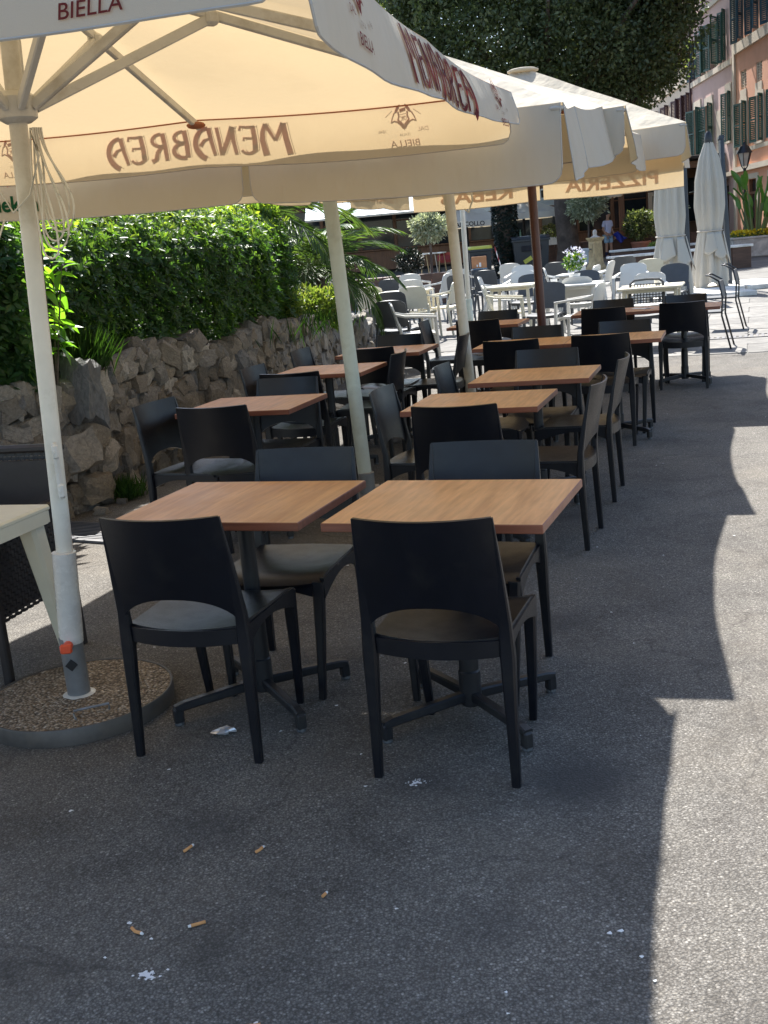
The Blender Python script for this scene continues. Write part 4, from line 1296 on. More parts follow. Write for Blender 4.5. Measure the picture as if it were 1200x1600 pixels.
def parasol(name, label, group, base, rz, w, d, eave, apex, gx=0.0, gy=0.0, hv=0.3, mats=None, pole_r=0.04, pole_mat='pole_white', pole_base=None, pole_from=0.0,
            hub_z=None, swing=(0, 0, 0, 0), split=(), cat='parasol', detail=True, jfrac=0.33, phase=0.0, prints=None, hvs=None, cup=0.0, rnd=0.065, conc=(0, 0.07, 0, 0), seam=None):
    """square market parasol; local x runs across the row, local y along it. sides: 0 near, 1 right, 2 far, 3 left"""
    canvas = M[mats or 'canvas']
    t = thing(name, label, cat, (base[0], base[1], gz(base[1])), rz, group)
    hw, hd = w / 2, d / 2
    cx, cy = cup if isinstance(cup, tuple) else (0, 0)          # canopy centre relative to the pole foot
    def ez(x, y): return eave + gx * (x - cx) + gy * (y - cy)
    ap = Vector((cx, cy, apex))
    cor = [Vector((cx - hw, cy - hd, 0)), Vector((cx + hw, cy - hd, 0)), Vector((cx + hw, cy + hd, 0)), Vector((cx - hw, cy + hd, 0))]
    for c in cor: c.z = ez(c.x, c.y)
    def edge(i, u):
        a, b = cor[i], cor[(i + 1) % 4]
        p = a + (b - a) * u
        if conc[i]:
            e_ = (b - a).normalized(); p -= Vector((e_.y, -e_.x, 0)) * conc[i] * math.sin(math.pi * u) ** 1.3
        p.z -= 0.018 * abs(math.sin(2 * math.pi * u))
        return p
    mb = MB()
    for i in range(4):
        def f(u, v, i=i):
            p = ap + (edge(i, u) - ap) * v
            p.z -= (0.045 * abs(math.sin(2 * math.pi * u)) * math.sin(math.pi * v) + 0.03 * math.sin(math.pi * v) * (1 - abs(2 * u - 1)) ** .5 * 0)
            p.z += 0.006 * noise.noise(Vector((p.x * 2.2, p.y * 2.2, phase)))
            return p
        mb.grid(f, 24, 14)
    cv = mb.build('canopy', canvas, t, smooth=True)
    if seam:
        for i in range(4):
            sm = MB(); sm.bar([edge(i, q / 40) + (ap - edge(i, q / 40)).normalized() * .012 + Vector((0, 0, -.004)) for q in range(41)], .016, .005); sm.build('eave_seam', M[seam], cv)
    Vs = []
    vals = []
    for i in range(4):
        a, b = cor[i], cor[(i + 1) % 4]
        ln = (b - a).length; e = (b - a).normalized(); o = Vector((e.y, -e.x, 0)).normalized()
        h = (hvs[i] if hvs else hv)
        h0, h1 = h if isinstance(h, tuple) else (h, h)
        def H_(u, h0=h0, h1=h1, ln=ln): return h0 + (h1 - h0) * min(1, max(0, u / ln))
        def V(u, wd, i=i, ln=ln, o=o, H_=H_):
            p = edge(i, min(1, max(0, u / ln)))
            k = wd / max(H_(u), .01)
            wav = 0.009 * math.sin(u * 5.1 + phase + i * 1.7) + 0.005 * math.sin(u * 11.7 + phase * 2.1 + i) + 0.014 * noise.noise(Vector((u * 1.7, i * 3.1, phase)))
            sw = swing[i] if not isinstance(swing[i], tuple) else swing[i][0] + (swing[i][1] - swing[i][0]) * u / ln
            out = 0.022 * math.sin(min(1, k) * math.pi * .5) + wav * k + sw * wd
            q = p + o * out
            q.z -= wd * math.sqrt(max(0.05, 1 - min(.95, sw * sw)))
            return q, o
        Vs.append(V)
        cuts = [0.0] + [c * ln for (si, c) in split if si == i] + [ln]
        for c0, c1 in zip(cuts[:-1], cuts[1:]):
            u0 = c0 + (0.012 if c0 == 0 else 0.02); u1 = c1 - (0.012 if c1 == ln else 0.02)
            r = rnd
            def bot(u, u0=u0, u1=u1, H_=H_, r=r):
                dd = min(u - u0, u1 - u)
                return H_(u) - (r - math.sqrt(max(0, r * r - (r - dd) ** 2)) if dd < r else 0)
            nu = 44 if detail else 16
            # denser columns near the rounded ends
            us = []
            for q in range(nu + 1):
                x = q / nu
                us.append(u0 + (u1 - u0) * (x * x * (3 - 2 * x) * .85 + x * .15))
            mb = MB()
            nv = 8 if detail else 3
            vs = [tuple(V(u, bot(u) * j / nv)[0]) for j in range(nv + 1) for u in us]
            fs = [(j * (nu + 1) + q, j * (nu + 1) + q + 1, (j + 1) * (nu + 1) + q + 1, (j + 1) * (nu + 1) + q) for j in range(nv) for q in range(nu)]
            mb.add(vs, fs)
            vo = mb.build('valance', canvas, t, smooth=True)
            vals.append((i, c0, c1, vo))
            if detail:
                hb = MB()
                pts = [V(u0, 0.0)[0]] + [V(u, bot(u))[0] for u in us] + [V(u1, 0.0)[0]]
                hb.tube(pts, 0.0030, 4)
                hb.build('hem', M['hem'], vo)
    # frame
    hz = hub_z or eave - 0.12
    pf = Vector((0, 0, pole_from)); lean = lambda z: Vector((cx * z / apex, cy * z / apex, z))
    mb = MB(); mb.tube([lean(pole_from), lean(apex - 0.02)], pole_r, 20); mb.build('pole', M[pole_mat], t, angle=40)
    if detail:
        hub = lean(hz)
        mb = MB(); mb.lathe([(pole_r + .012, -.05), (pole_r + .035, -.035), (pole_r + .04, .03), (pole_r + .012, .05)], 16, hub); mb.build('runner_hub', M['alu'], t, angle=40)
        mb = MB(); mb.lathe([(pole_r + .01, -.05), (pole_r + .05, -.03), (pole_r + .05, .0), (.02, .03)], 16, lean(apex - 0.06)); mb.build('top_hub', M['alu'], t, angle=40)
        for i in range(4):
            for u in (0.0, 0.5):
                e = edge(i, u)
                a = lean(apex - 0.075) + (e - ap).normalized() * 0.06
                bpt = e + (ap - e).normalized() * 0.02; bpt.z -= 0.035
                mb = MB(); mb.bar([a, bpt], .022, .034); mb.build('rib', M['alu'], t)
                fr = jfrac if u == 0 else jfrac * 1.12
                j = a + (bpt - a) * fr; j.z -= 0.012
                hs = hub + Vector((e.x - hub.x, e.y - hub.y, 0)).normalized() * (pole_r + .035)
                mb = MB(); mb.bar([hs, j], .024, .036); so = mb.build('strut', M['alu'], t)
                mb = MB(); mb.bbox(j, (.05, .05, .05), .01, math.atan2(e.y, e.x)); mb.build('joint', M['alu'], so)
                pk = MB(); pk.ball(e + (ap - e).normalized() * .05 + Vector((0, 0, -.040)), (.045, .045, .016), 10, 6); pk.build('rib_pocket', M['hem'] if u == 0 else M['print_brown'], t, smooth=True)
    mb = MB(); mb.ball(ap + Vector((0, 0, -.03)), (.16, .16, .030), 18, 7); mb.build('cap', canvas, t, smooth=True)
    t['_'] = 0
    del t['_']
    return t, Vs, vals, cor

G1 = 'cream parasols in a row over the tables'
R16 = -math.radians(16); R15 = -math.radians(15)
def loc_of(rz, base, p):
    d = Vector((p[0] - base[0], p[1] - base[1]))
    c, s = math.cos(-rz), math.sin(-rz)
    return (c * d.x - s * d.y, s * d.x + c * d.y)

# --- nearest parasol: brewery printing on its valance
b1 = (-1.185, 3.85)
P1, V1, L1, _ = parasol('parasol', 'nearest cream parasol with maroon brewery lettering and crests on its valance', G1, b1, R15, 2.86, 3.0, 2.197, 2.66, -0.030, 0.0, 0.205,
                        None, 0.030, 'pole_white', pole_from=0.58, hub_z=2.115, hvs=((0.135, 0.165), (0.215, 0.135), 0.205, 0.21), swing=(0.05, (0.0, 0.16), 0.02, 0.05), rnd=0.045, seam='print_brown', conc=(0, 0.06, 0, 0), cup=loc_of(R15, b1, (-1.07, 3.909)), phase=0.6)
def valance_of(Ls, i, u):
    for (k, a, c, o) in Ls:
        if k == i and a <= u <= c: return o
mainW, lineW, wl = deco_word('MENABREA', 0.122)
tallW, tallL, _ = deco_word('MENABREA', 0.138)
for i, ln in ((0, 2.86), (1, 3.0), (2, 2.86), (3, 3.0)):
    vo = valance_of(L1, i, ln / 2)
    put_print(vo, V1[i], tallW if i == 1 else mainW, ln / 2 + 0.05, 0.158 if i == 1 else 0.150, M['print'], 'lettering')
    put_print(vo, V1[i], tallL if i == 1 else lineW, ln / 2 + 0.05, 0.158 if i == 1 else 0.150, M['print_grey'], 'lettering_outline')
    for u in (0.48, ln - (0.375 if i == 0 else 0.44)):
        put_print(vo, V1[i], emblem(0.095), u, 0.050 if i == 0 else 0.064, M['print'], 'crest')
        put_print(vo, V1[i], text_shape('BIELLA', 0.041, 0.12, 0.0003, 1.12), u, 0.140 if i == 0 else 0.163, M['print'], 'lettering')
        put_print(vo, V1[i], text_shape('DAL', 0.026, 0.15), u - 0.085, 0.088 if i == 0 else 0.104, M['print'], 'lettering')
        put_print(vo, V1[i], text_shape('ITALIA', 0.017, 0.1), u, 0.100 if i == 0 else 0.118, M['print_grey'], 'lettering')
        put_print(vo, V1[i], text_shape('1846', 0.020, 0.1), u + 0.10, 0.100, M['print_grey'], 'lettering')
# wrap, steel tube, screw knob and catches on its pole
mb = MB(); mb.tube([(0.004, 0, 0.26), (0.006, 0, 0.30), (0.026, 0.005, 0.60)], [0.042, 0.044, 0.043], 18); mb.build('plastic_wrap', M['wrap'], P1, angle=50)
mb = MB(); mb.lathe([(0.042, 0.05), (0.042, 0.28), (0.036, 0.285)], 20); mb.build('steel_tube', M['steel'], P1, angle=40)
mb = MB(); mb.lathe([(0.058, 0.045), (0.060, 0.058), (0.050, 0.062)], 20); mb.build('tube_collar', M['alu'], P1, angle=40)
kx = Vector((0.30, -0.95, 0)).normalized()
rotk = Vector((0, 0, 1)).rotation_difference(kx).to_matrix()
mb = MB(); mb.tube([kx * 0.040 + Vector((0, 0, .262)), kx * 0.075 + Vector((0, 0, .262))], 0.017, 10); mb.bbox(kx * 0.084 + Vector((0, 0, .262)), (.042, .020, .034), .005, math.atan2(kx.y, kx.x) + math.pi / 2); mb.build('screw_knob', M['orange'], P1, angle=40)
mb = MB(); mb.box(kx * 0.0465 + Vector((0, 0, .185)), (.032, .006, .032), m=Matrix.Rotation(math.atan2(kx.y, kx.x) + math.pi / 2, 3, 'Z') @ Matrix.Rotation(math.pi / 4, 3, 'Y')); mb.build('slot', M['metal_black'], P1)
for z in (0.97, 0.83):
    mb = MB(); mb.bbox((0.072, -0.02, z), (.020, .024, .050), .007); mb.tube([(0.072, -.036, z), (0.072, -.030, z)], .006, 8); mb.build('catch', M['alu'], P1)
mb = MB(); mb.bbox((0.066, -0.012, 0.90), (.012, .026, .20), .003); mb.build('catch_plate', M['alu'], P1)
# cord hanging in loops below the runner
def lean1(x, y, z):
    c = loc_of(R15, b1, (-1.07, 3.909))
    return (x + c[0] * z / 2.66, y + c[1] * z / 2.66, z)
mb = MB()
for k in range(5):
    zt, zb = 2.04, 1.62 + .028 * k; bl = .050 + .012 * ((k * 3) % 5); xo = .070 + .004 * k
    pts = []
    for q in range(15):
        s_ = q / 14; pts.append(lean1(xo + .012 + bl * math.sin(math.pi * .5 * s_) ** 2.2, -.05 + .006 * k, zt + (zb + bl * .8 - zt) * s_))
    for q in range(1, 9):
        a = math.pi * q / 8; pts.append(lean1(xo + .012 + bl * .5 + bl * .5 * math.cos(a) - .010 * (1 - math.cos(a)) * .5, -.05 + .006 * k, zb + bl * .8 - bl * .8 * math.sin(a)))
    for q in range(1, 15):
        s_ = q / 14; pts.append(lean1(xo + .002 + .012 * math.sin(math.pi * s_) * (1 if k % 2 else -1), -.05 + .005 * k, zb + bl * .8 + (zt - zb - bl * .8) * s_))
    mb.tube(pts, 0.0036, 5, cap=False)
mb.tube([lean1(*p) for p in ((.07, -.05, 2.03), (.10, -.06, 1.95), (.05, -.06, 1.83), (-.02, -.055, 1.78), (-.07, -.05, 1.86), (-.06, -.04, 2.02))], .0036, 5)
mb.tube([lean1(*p) for p in ((-.06, -.05, 1.76), (-.11, -.05, 1.66), (-.16, -.04, 1.70), (-.21, -.03, 1.84))], .0036, 5)
for k in range(0):
    x0 = 0.085 + 0.004 * k; zt = 2.05; w = 0.03 + 0.017 * k; dp = 0.50 - 0.018 * k
    pts = []
    for q in range(25):
        tt = q / 24; a = tt * 2 * math.pi
        pts.append((x0 + 0.02 + w * (0.55 - .55 * math.cos(a)) * (0.3 + .7 * math.sin(a / 2)), -0.03 + 0.006 * k + .02 * math.sin(a + k), zt - dp * math.sin(a / 2) ** 1.15))
    mb.tube(pts, 0.0042, 5, cap=False)
mb.tube([lean1(*p) for p in ((-0.05, -.04, 2.60), (-0.055, -.045, 2.35), (-0.05, -.04, 2.1))], .0038, 5)
mb.tube([lean1(*p) for p in ((0.05, -.04, 2.58), (0.06, -.035, 2.3), (0.062, -.04, 2.1))], .0038, 5)
mb.build('cord', M['cord'], P1, smooth=True)
# heavy round foot: washed gravel in a steel ring
mb = MB()
mb.grid(lambda u, v: ((0.335 * v) * math.cos(6.28318 * u), (0.335 * v) * math.sin(6.28318 * u), 0.058 + 0.0025 * noise.noise(Vector((math.cos(6.28318 * u) * v * 9, math.sin(6.28318 * u) * v * 9, 0)))), 60, 14)
ft = mb.build('base', M['gravel_disc'], P1, smooth=True)
mb = MB()
prof = [(0.335, 0.0), (0.344, 0.001), (0.345, 0.058), (0.342, 0.063), (0.336, 0.062), (0.334, 0.05)]
vs = [(r * math.cos(2 * math.pi * j / 64), r * math.sin(2 * math.pi * j / 64), z) for r, z in prof for j in range(64)]
mb.add(vs, [(i * 64 + j, i * 64 + (j + 1) % 64, (i + 1) * 64 + (j + 1) % 64, (i + 1) * 64 + j) for i in range(5) for j in range(64)])
mb.build('steel_ring', M['ring'], ft, angle=40)
mb = MB(); mb.tube([(0.09, -0.20, .055), (0.095, -0.205, .08), (0.195, -0.135, .08), (0.19, -0.13, .055)], .005, 6); mb.tube([(0.115, -0.23, .062), (0.09, -0.20, .066)], .004, 6); mb.build('handle', M['steel'], ft)

# --- second parasol: beer star on its valance
b2 = (-0.09, 6.75)
P2, V2, L2, _ = parasol('parasol', 'cream parasol on the greenish white pole, second from the camera', G1, b2, R16, 3.1, 2.7, 2.27, 2.90, -0.035, 0.085, 0.37, None, 0.043, 'pole_green',
                        pole_from=0.20, hvs=(0.335, 0.33, 0.33, 0.12), conc=(0, 0.07, 0, 0.14), swing=(0.02, (0.06, 0.20), 0.0, 0.05), split=((0, .52), (1, 0.5), (2, .5), (3, .5)), cup=loc_of(R16, b2, (-0.19, 6.76)), phase=2.2)
for i, u in ((0, 0.30), (2, 0.42), (2, 2.8)):
    vo = valance_of(L2, i, u)
    put_print(vo, V2[i], text_shape('Heineken', 0.105, 0.0, 0.003), u, 0.29, M['print_green'], 'lettering')
    put_print(vo, V2[i], merge([STAR], 0, 0, .17, .17), u, 0.105, M['print_red'], 'star')
mb = MB(); mb.lathe([(.05, .05), (.05, .21), (.044, .215)], 16); mb.build('steel_tube', M['steel'], P2, angle=40)
def slab_foot(f, w, mat, h=.07):
    k = 0
    for sx in (-1, 1):
        for sy in (-1, 1):
            mb = MB(); mb.bbox((sx * (w / 4 + .004), sy * (w / 4 + .004), h / 2), (w / 2, w / 2, h), .008); mb.build('base_slab', mat, f)
    mb = MB(); mb.bbox((0, 0, h + .006), (w * .55, w * .55, .012), .003); mb.build('base_plate', M['steel'], f)
slab_foot(P2, 0.6, M['concrete'])

# --- third parasol
b3 = (0.825, 9.16)
P3, V3, L3, _ = parasol('parasol', 'cream parasol on the beige pole between the table rows, third from the camera', G1, b3, R16, 3.0, 2.6, 2.31, 2.93, 0, 0, 0.30, None, 0.043, 'pole_white',
                        pole_from=0.1, swing=(0.03, (0.15, 0.05), 0.0, 0.05), split=((1, .45),), cup=loc_of(R16, b3, (0.70, 9.16)), phase=4.1)
mb = MB()
for sx in (-1, 1):
    mb.tube([(sx * .05, -.03, 2.2), (sx * .10, -.05, 2.05), (sx * .115, -.05, 1.86), (sx * .075, -.05, 1.77), (sx * .045, -.04, 1.80)], .007, 6)
mb.build('cord', M['cord'], P3)
slab_foot(P3, 0.6, M['concrete'])

# --- fourth parasol: brown pole, printed hangings on its far side
b4 = (1.84, 11.68)
P4, V4, L4, cor4 = parasol('parasol', 'cream parasol on the reddish brown pole with printed pizzeria hangings on its far side', G1, b4, R16, 3.1, 2.6, 2.37, 3.16, 0, 0, 0.27, None, 0.045, 'pole_brown',
                           pole_from=0.1, swing=(0.06, 0.03, 0.0, 0.02), cup=loc_of(R16, b4, (1.77, 11.68)), phase=5.3, hvs=(0.27, 0.27, 0.27, 0.27))
put_print(valance_of(L4, 2, 1.0), V4[2], text_shape('Coca-Cola', 0.185, 0.35, 0.004), 0.88, 0.215, M['print_red'], 'lettering')
def hanging(side, ua, ub, h, words):
    """long printed cloth hung inside the valance"""
    def S(u, w, side=side):
        p, o = V4[side](u, min(w, .27))
        q = p - o * 0.03; q.z -= max(0, w - .27)
        return q + o * 0.012 * math.sin(u * 5 + w * 3), o
    mb = MB(); mb.grid(lambda a, c: S(ua + (ub - ua) * a, 0.04 + (h - .04) * c)[0], 24, 8)
    vo = mb.build('hanging', M['canvas'], P4, smooth=True)
    for wd, uc, sz, sx in words:
        put_print(vo, S, text_shape(wd, sz, 0, .006, sx), uc, h - .075, M['print_brown'], 'lettering', .006)
    hb = MB(); hb.tube([S(ua + (ub - ua) * k / 20, h)[0] for k in range(21)], .004, 4); hb.build('hem', M['hem'], vo)
hanging(2, 0.03, 1.56, 0.46, (('PIZZERIA', 0.80, 0.20, 1.25),))
hanging(2, 1.60, 3.07, 0.46, (('KEBAB', 2.32, 0.20, 1.45),))
hanging(3, 0.10, 2.50, 0.42, (('PIZZERIA', 1.3, 0.19, 1.6),))
mb = MB(); mb.tube([(-.05, -.03, 2.25), (-.06, -.05, 2.16), (-.10, -.06, 2.11), (-.135, -.05, 2.13), (-.12, -.04, 2.17)], .010, 7); mb.build('crank', M['pole_brown'], P4)
slab_foot(P4, 0.6, M['concrete'])

# --- slim white post among the pale chairs
pp = thing('parasol_pole', 'slim white pole without a canopy standing among the pale plastic chairs', 'pole', (1.345, 14.6, gz(14.6)))
mb = MB(); mb.tube([(0, 0, .7), (0, 0, 2.35)], .032, 12); mb.build('pole', M['pole_white'], pp, angle=40)
mb = MB(); mb.lathe([(.045, .02), (.045, .75), (.038, .76)], 12); mb.build('sleeve', M['pole_green'], pp, angle=40)
mb = MB(); mb.bbox((0, 0, .02), (.4, .4, .04), .006); mb.build('base_plate', M['steel'], pp)

# --- market parasols in front of the bar pavilion
G2 = 'white market parasols in front of the bar pavilion'
def far_parasol(label, x, y, w, eave, rise, rz, letters=None, pole='dark_in'):
    t, V, Ls, _ = parasol('market_parasol', label, G2, (x, y), rz, w, w, eave, eave + rise, 0, 0, 0.20, 'canvas_white', 0.05, pole, pole_from=0.0, detail=False, phase=x)
    if letters:
        put_print(valance_of(Ls, 0, w / 2), V[0], text_shape(letters, .21, 0, .004, 1.0), w * .52, 0.165, M['black_sign'], 'lettering', .01)
        put_print(valance_of(Ls, 0, w / 2), V[0], text_shape(letters, .001, 0, 0, 1.0), w * .5, 0.165, M['black_sign'], 'lettering', .01) if False else None
    return t
far_parasol('white market parasol with black letters on its valance, left of the ivy-clad trunk', 3.85, 40.6, 2.7, 1.74, 0.62, -.06, 'IANCOLLO')
far_parasol('white market parasol partly hidden behind the brown pole', 6.1, 42.0, 2.5, 1.85, .6, -.06)
far_parasol('white market parasol above the silvery potted bush right of the oak trunk', 8.75, 43.2, 2.2, 2.35, .42, -.06)

# --- closed parasols
def closed_parasol(label, x, y, prof, mast, seed, top):
    t = thing('closed_parasol', label, 'parasol', (x, y, gz(y)), 0, 'closed beige parasols by the square')
    r_ = random.Random(seed)
    n = 96; pl = 11; rows = 60
    z0, z1 = prof[0][0], prof[-1][0]
    def rad(z):
        for (a, ra), (b, rb) in zip(prof[:-1], prof[1:]):
            if z <= b: return ra + (rb - ra) * (z - a) / (b - a)
        return prof[-1][1]
    ph = [r_.uniform(0, 6.28) for _ in range(6)]
    def f(u, v):
        th = 2 * math.pi * u; z = z0 + (z1 - z0) * v
        R = rad(z)
        fold = math.sin(pl * th + ph[0] + 0.8 * math.sin(z * 2 + ph[1])) * .6 + .4 * math.sin(7 * th + ph[2] + z * .8)
        fold = abs(fold) ** .7 * (1 if fold > 0 else -1)
        k = R * (1 + 0.17 * fold * (0.4 + .6 * min(1, abs(z - 1.15) * 2)))
        zz = z - (0.16 * (0.5 + .5 * math.sin(4 * th + ph[3])) * (1 - v) ** 6)
        return (k * math.cos(th), k * math.sin(th), zz)
    mb = MB(); mb.grid(f, n, rows); mb.build('canopy', M['canvas_pale'], t, smooth=True)
    tz = 1.16
    mb = MB()
    mb.tube([(rad(tz) * 1.09 * math.cos(a * .2618), rad(tz) * 1.09 * math.sin(a * .2618), tz) for a in range(25)], .012, 5, cap=False); mb.build('tie', M['hem'], t)
    for k in range(3):                           # folded valance corners hanging below the tie
        a0 = -1.9 + k * 0.75 + r_.uniform(-.1, .1)
        def g(u, v, a0=a0, k=k):
            th = a0 + (u - .5) * (0.55 + .25 * v); z = tz - .03 - (0.42 + .1 * k) * v * (1 - .35 * abs(u - .3 - .2 * k))
            R = rad(max(z0, z)) * 1.17 + .03 * v
            return (R * math.cos(th), R * math.sin(th), z)
        mb = MB(); mb.slab(g, 8, 8, .006); mb.build('folded_corner', M['canvas_pale'], t, smooth=True)
    mb = MB(); mb.tube([(0, 0, z1 - .1), (0, 0, top)], .035, 10); mb.lathe([(.07, z1 - .02), (.08, z1 + .05), (.06, z1 + .16), (.03, z1 + .2)], 12); mb.build('top_hub', M['metal_black'], t, angle=40)
    mb = MB(); mb.bar([(mast[0], mast[1], 0.0), (mast[0] + mast[2], mast[1] + mast[3], mast[4])], .09, .11)
    mb.build('mast', M['blue_grey'], t)
    mb = MB(); mb.bar([(mast[0] + mast[2] - .03, mast[1] + mast[3] - .12, mast[4] - .03), (mast[0] + mast[2] * .3 - .17, mast[1] + mast[3] * .3 - .3, mast[4] * .60)], .06, .07); mb.build('arm', M['blue_grey'], t)
    mb = MB(); mb.bar([(mast[0] + mast[2], mast[1] + mast[3] + .06, mast[4]), (mast[0] + mast[2] - .04, mast[1] + mast[3] - .16, mast[4] + .02)], .10, .07); mb.build('mast_head', M['blue_grey'], t)
    for q, (sx, sy) in enumerate(((-.5, -.5), (.5, -.5), (-.5, .5), (.5, .5))):
        mb = MB(); mb.bbox((mast[0] + sx * .96, mast[1] + sy * .96, .05), (.93, .93, .10), .015); mb.build('ballast_slab', M['white_stone'], t)
    return t
closed_parasol('closed beige parasol bound with a strap, left of the two', 5.63, 20.55, [(.22, .37), (.6, .33), (1.15, .235), (1.5, .262), (2.1, .24), (2.6, .14), (2.95, .06)], (0.42, .35, -.05, 0, 2.35), 5, 3.1)
closed_parasol('taller closed beige parasol bound with a strap, beside the leaning blue-grey mast', 6.72, 21.75, [(.20, .31), (.6, .285), (1.15, .215), (1.6, .255), (2.1, .235), (2.5, .165), (2.78, .07)], (0.52, .45, -.12, 0.05, 2.86), 9, 2.95)

# ================================================================== TABLES AND BLACK CHAIRS
def make_table(name, label, loc, rz, group):
    t = thing(name, label, 'table', loc, rz, group)
    mb = MB()
    mb.bbox((0, 0, 0.736), (0.70, 0.60, 0.028), 0.0025)
    # every face that is not the upper one belongs to the darker edge band
    n = len(mb.f)
    tops = []
    for i, f in enumerate(mb.f):
        z = [mb.v[k][2] for k in f]
        mb.mi[i] = 0 if min(z) > 0.7495 else 1
    mb.build('tabletop', [M['wood'], M['wood_edge']], t)
    mb = MB(); mb.tube([(0, 0, .30), (0, 0, .716)], .029, 18); mb.build('column', M['metal_black'], t, angle=40)
    mb = MB(); mb.lathe([(.033, .045), (.037, .05), (.037, .165), (.033, .17), (.033, .32), (.030, .325)], 18); mb.build('sleeve', M['metal_black'], t, angle=30)
    mb = MB(); mb.bbox((0, 0, .7125), (.36, .05, .018), .003); mb.bbox((0, 0, .7125), (.05, .36, .016), .003); mb.build('top_bracket', M['metal_black'], t)
    for k in range(4):
        a = math.radians(48 + 90 * k); c, s = math.cos(a), math.sin(a)
        mb = MB()
        mb.bar([(c * .03, s * .03, .078), (c * .30, s * .30, .066), (c * .335, s * .335, .060)], .034, [.036, .030, .026])
        mb.bbox((c * .325, s * .325, .036), (.034, .034, .056), .006, a)
        lg = mb.build('base_arm', M['metal_black'], t)
        mb = MB(); mb.lathe([(.016, 0.0), (.018, .003), (.016, .012)], 10, (c * .325, s * .325, 0)); mb.build('foot', M['grey_plastic'], lg)
    return t
def make_chair(name, label, loc, rz, group):
    """stacking plastic chair: moulded curved back with an arch above the seat, square tapering legs"""
    t = thing(name, label, 'chair', loc, rz, group)
    ch = M['chair']
    # seat
    def seat(u, v):
        x = (u * 2 - 1); y = v
        hw = 0.198 + 0.010 * v
        yr = -0.205 - 0.038 * (1 - x * x)
        yf = 0.222 - 0.012 * x * x
        yy = yr + (yf - yr) * y
        z = 0.447 - 0.016 * (1 - x * x) * (1 - (2 * y - 0.9) ** 2 * .6) - 0.028 * max(0, (y - .80) / .2) ** 2 * (1 - .3 * x * x)
        return (hw * x, yy, z)
    mb = MB(); mb.slab(seat, 14, 14, .016); mb.build('seat', ch, t, angle=50)
    # apron: rear arc, two sides, front
    def strip(path, zt, zb, th):
        m = MB(); n = len(path)
        vs = []
        for i, p in enumerate(path):
            a = Vector(path[max(i - 1, 0)]); b = Vector(path[min(i + 1, n - 1)]); d = (b - a).normalized(); s = Vector((d.y, -d.x)) * th / 2
            for sg, z in ((1, zt[i]), (1, zb[i]), (-1, zb[i]), (-1, zt[i])):
                vs.append((p[0] + s.x * sg, p[1] + s.y * sg, z))
        fs = [(i * 4 + j, i * 4 + (j + 1) % 4, i * 4 + 4 + (j + 1) % 4, i * 4 + 4 + j) for i in range(n - 1) for j in range(4)] + [(3, 2, 1, 0), tuple((n - 1) * 4 + j for j in range(4))]
        m.add(vs, fs); return m
    N = 12
    rear = [(-0.205 + 0.41 * i / N, -0.208 - 0.036 * (1 - (2 * i / N - 1) ** 2)) for i in range(N + 1)]
    a = strip(rear, [.446] * (N + 1), [.398 - .006 * (1 - (2 * i / N - 1) ** 2) for i in range(N + 1)], .014)
    for sx in (-1, 1):
        side = [(sx * (0.200 + .006 * i / N), -0.20 + 0.40 * i / N) for i in range(N + 1)]
        zb = [.372 + .048 * math.sin(math.pi * (i / N) ** .9) for i in range(N + 1)]
        b = strip(side, [.446] * (N + 1), zb, .016); a.add(b.v, b.f)
    fr = [(-0.20 + 0.40 * i / N, 0.206) for i in range(N + 1)]
    b = strip(fr, [.424] * (N + 1), [.372 + .036 * math.sin(math.pi * i / N) for i in range(N + 1)], .014); a.add(b.v, b.f)
    a.build('apron', ch, t, angle=50)
    # curved back with the arch cut out above the seat
    def back(u, v):
        x = u * 2 - 1
        zb = 0.462 + 0.090 * max(0, 1 - abs(x) ** 2.3) ** .6
        zt = 0.826 - 0.004 * (1 - x * x)
        z = zb + (zt - zb) * v
        k = (z - .45) / .376
        y = -0.218 - 0.052 * k - 0.010 * k * k - 0.040 * (1 - x * x) * (.35 + .65 * k)
        return ((0.207 - 0.006 * k) * x, y, z)
    mb = MB(); mb.slab(back, 22, 12, .009); mb.build('backrest', ch, t, angle=45)
    for sx in (-1, 1):
        mb = MB(); mb.bar([(sx * .213, -.232, 0), (sx * .210, -.222, .22), (sx * .208, -.214, .40), (sx * .207, -.218, .50), (sx * .204, -.246, .66), (sx * .200, -.279, .823)], [.026, .032, .036, .028, .018, .009], [.026, .034, .044, .036, .024, .011], up=(1, 0, 0)); mb.build('leg', ch, t, angle=35)
        mb = MB(); mb.bar([(sx * .176, .232, 0), (sx * .186, .216, .22), (sx * .193, .200, .435)], [.024, .032, .040], [.024, .032, .042], up=(1, 0, 0)); mb.build('leg', ch, t, angle=35)
    return t

TABLES = [
    ((0.236, 3.465), -0.38, 'small wooden-topped bistro table nearest the camera, right of the pair'),
    ((-0.49, 3.757), -0.37, 'small wooden-topped bistro table nearest the camera, left of the pair'),
    ((0.552, 5.69), -0.335, 'wooden-topped bistro table whose right side has a chair turned sideways, just behind the front tables'),
    ((0.975, 6.57), -0.32, 'wooden-topped bistro table with its left edge against the beige pole'),
    ((-0.70, 6.38), -0.33, 'wooden-topped bistro table by the stone wall, nearest of the left row'),
    ((-0.307, 7.918), -0.33, 'wooden-topped bistro table partly behind the greenish white pole'),
    ((0.147, 9.02), -0.33, 'sunlit wooden-topped bistro table nearest the end of the stone wall'),
    ((1.20, 8.61), -0.32, 'wooden-topped bistro table of the joined pair, left one beside the beige pole'),
    ((1.865, 8.39), -0.32, 'wooden-topped bistro table of the joined pair, right one'),
    ((1.185, 10.93), -0.33, 'small bistro table half hidden behind the beige pole'),
    ((2.42, 11.08), -0.33, 'bistro table below the perforated grey chair'),
    ((3.08, 10.85), -0.33, 'sunlit bistro table at the outer end of the last row'),
]
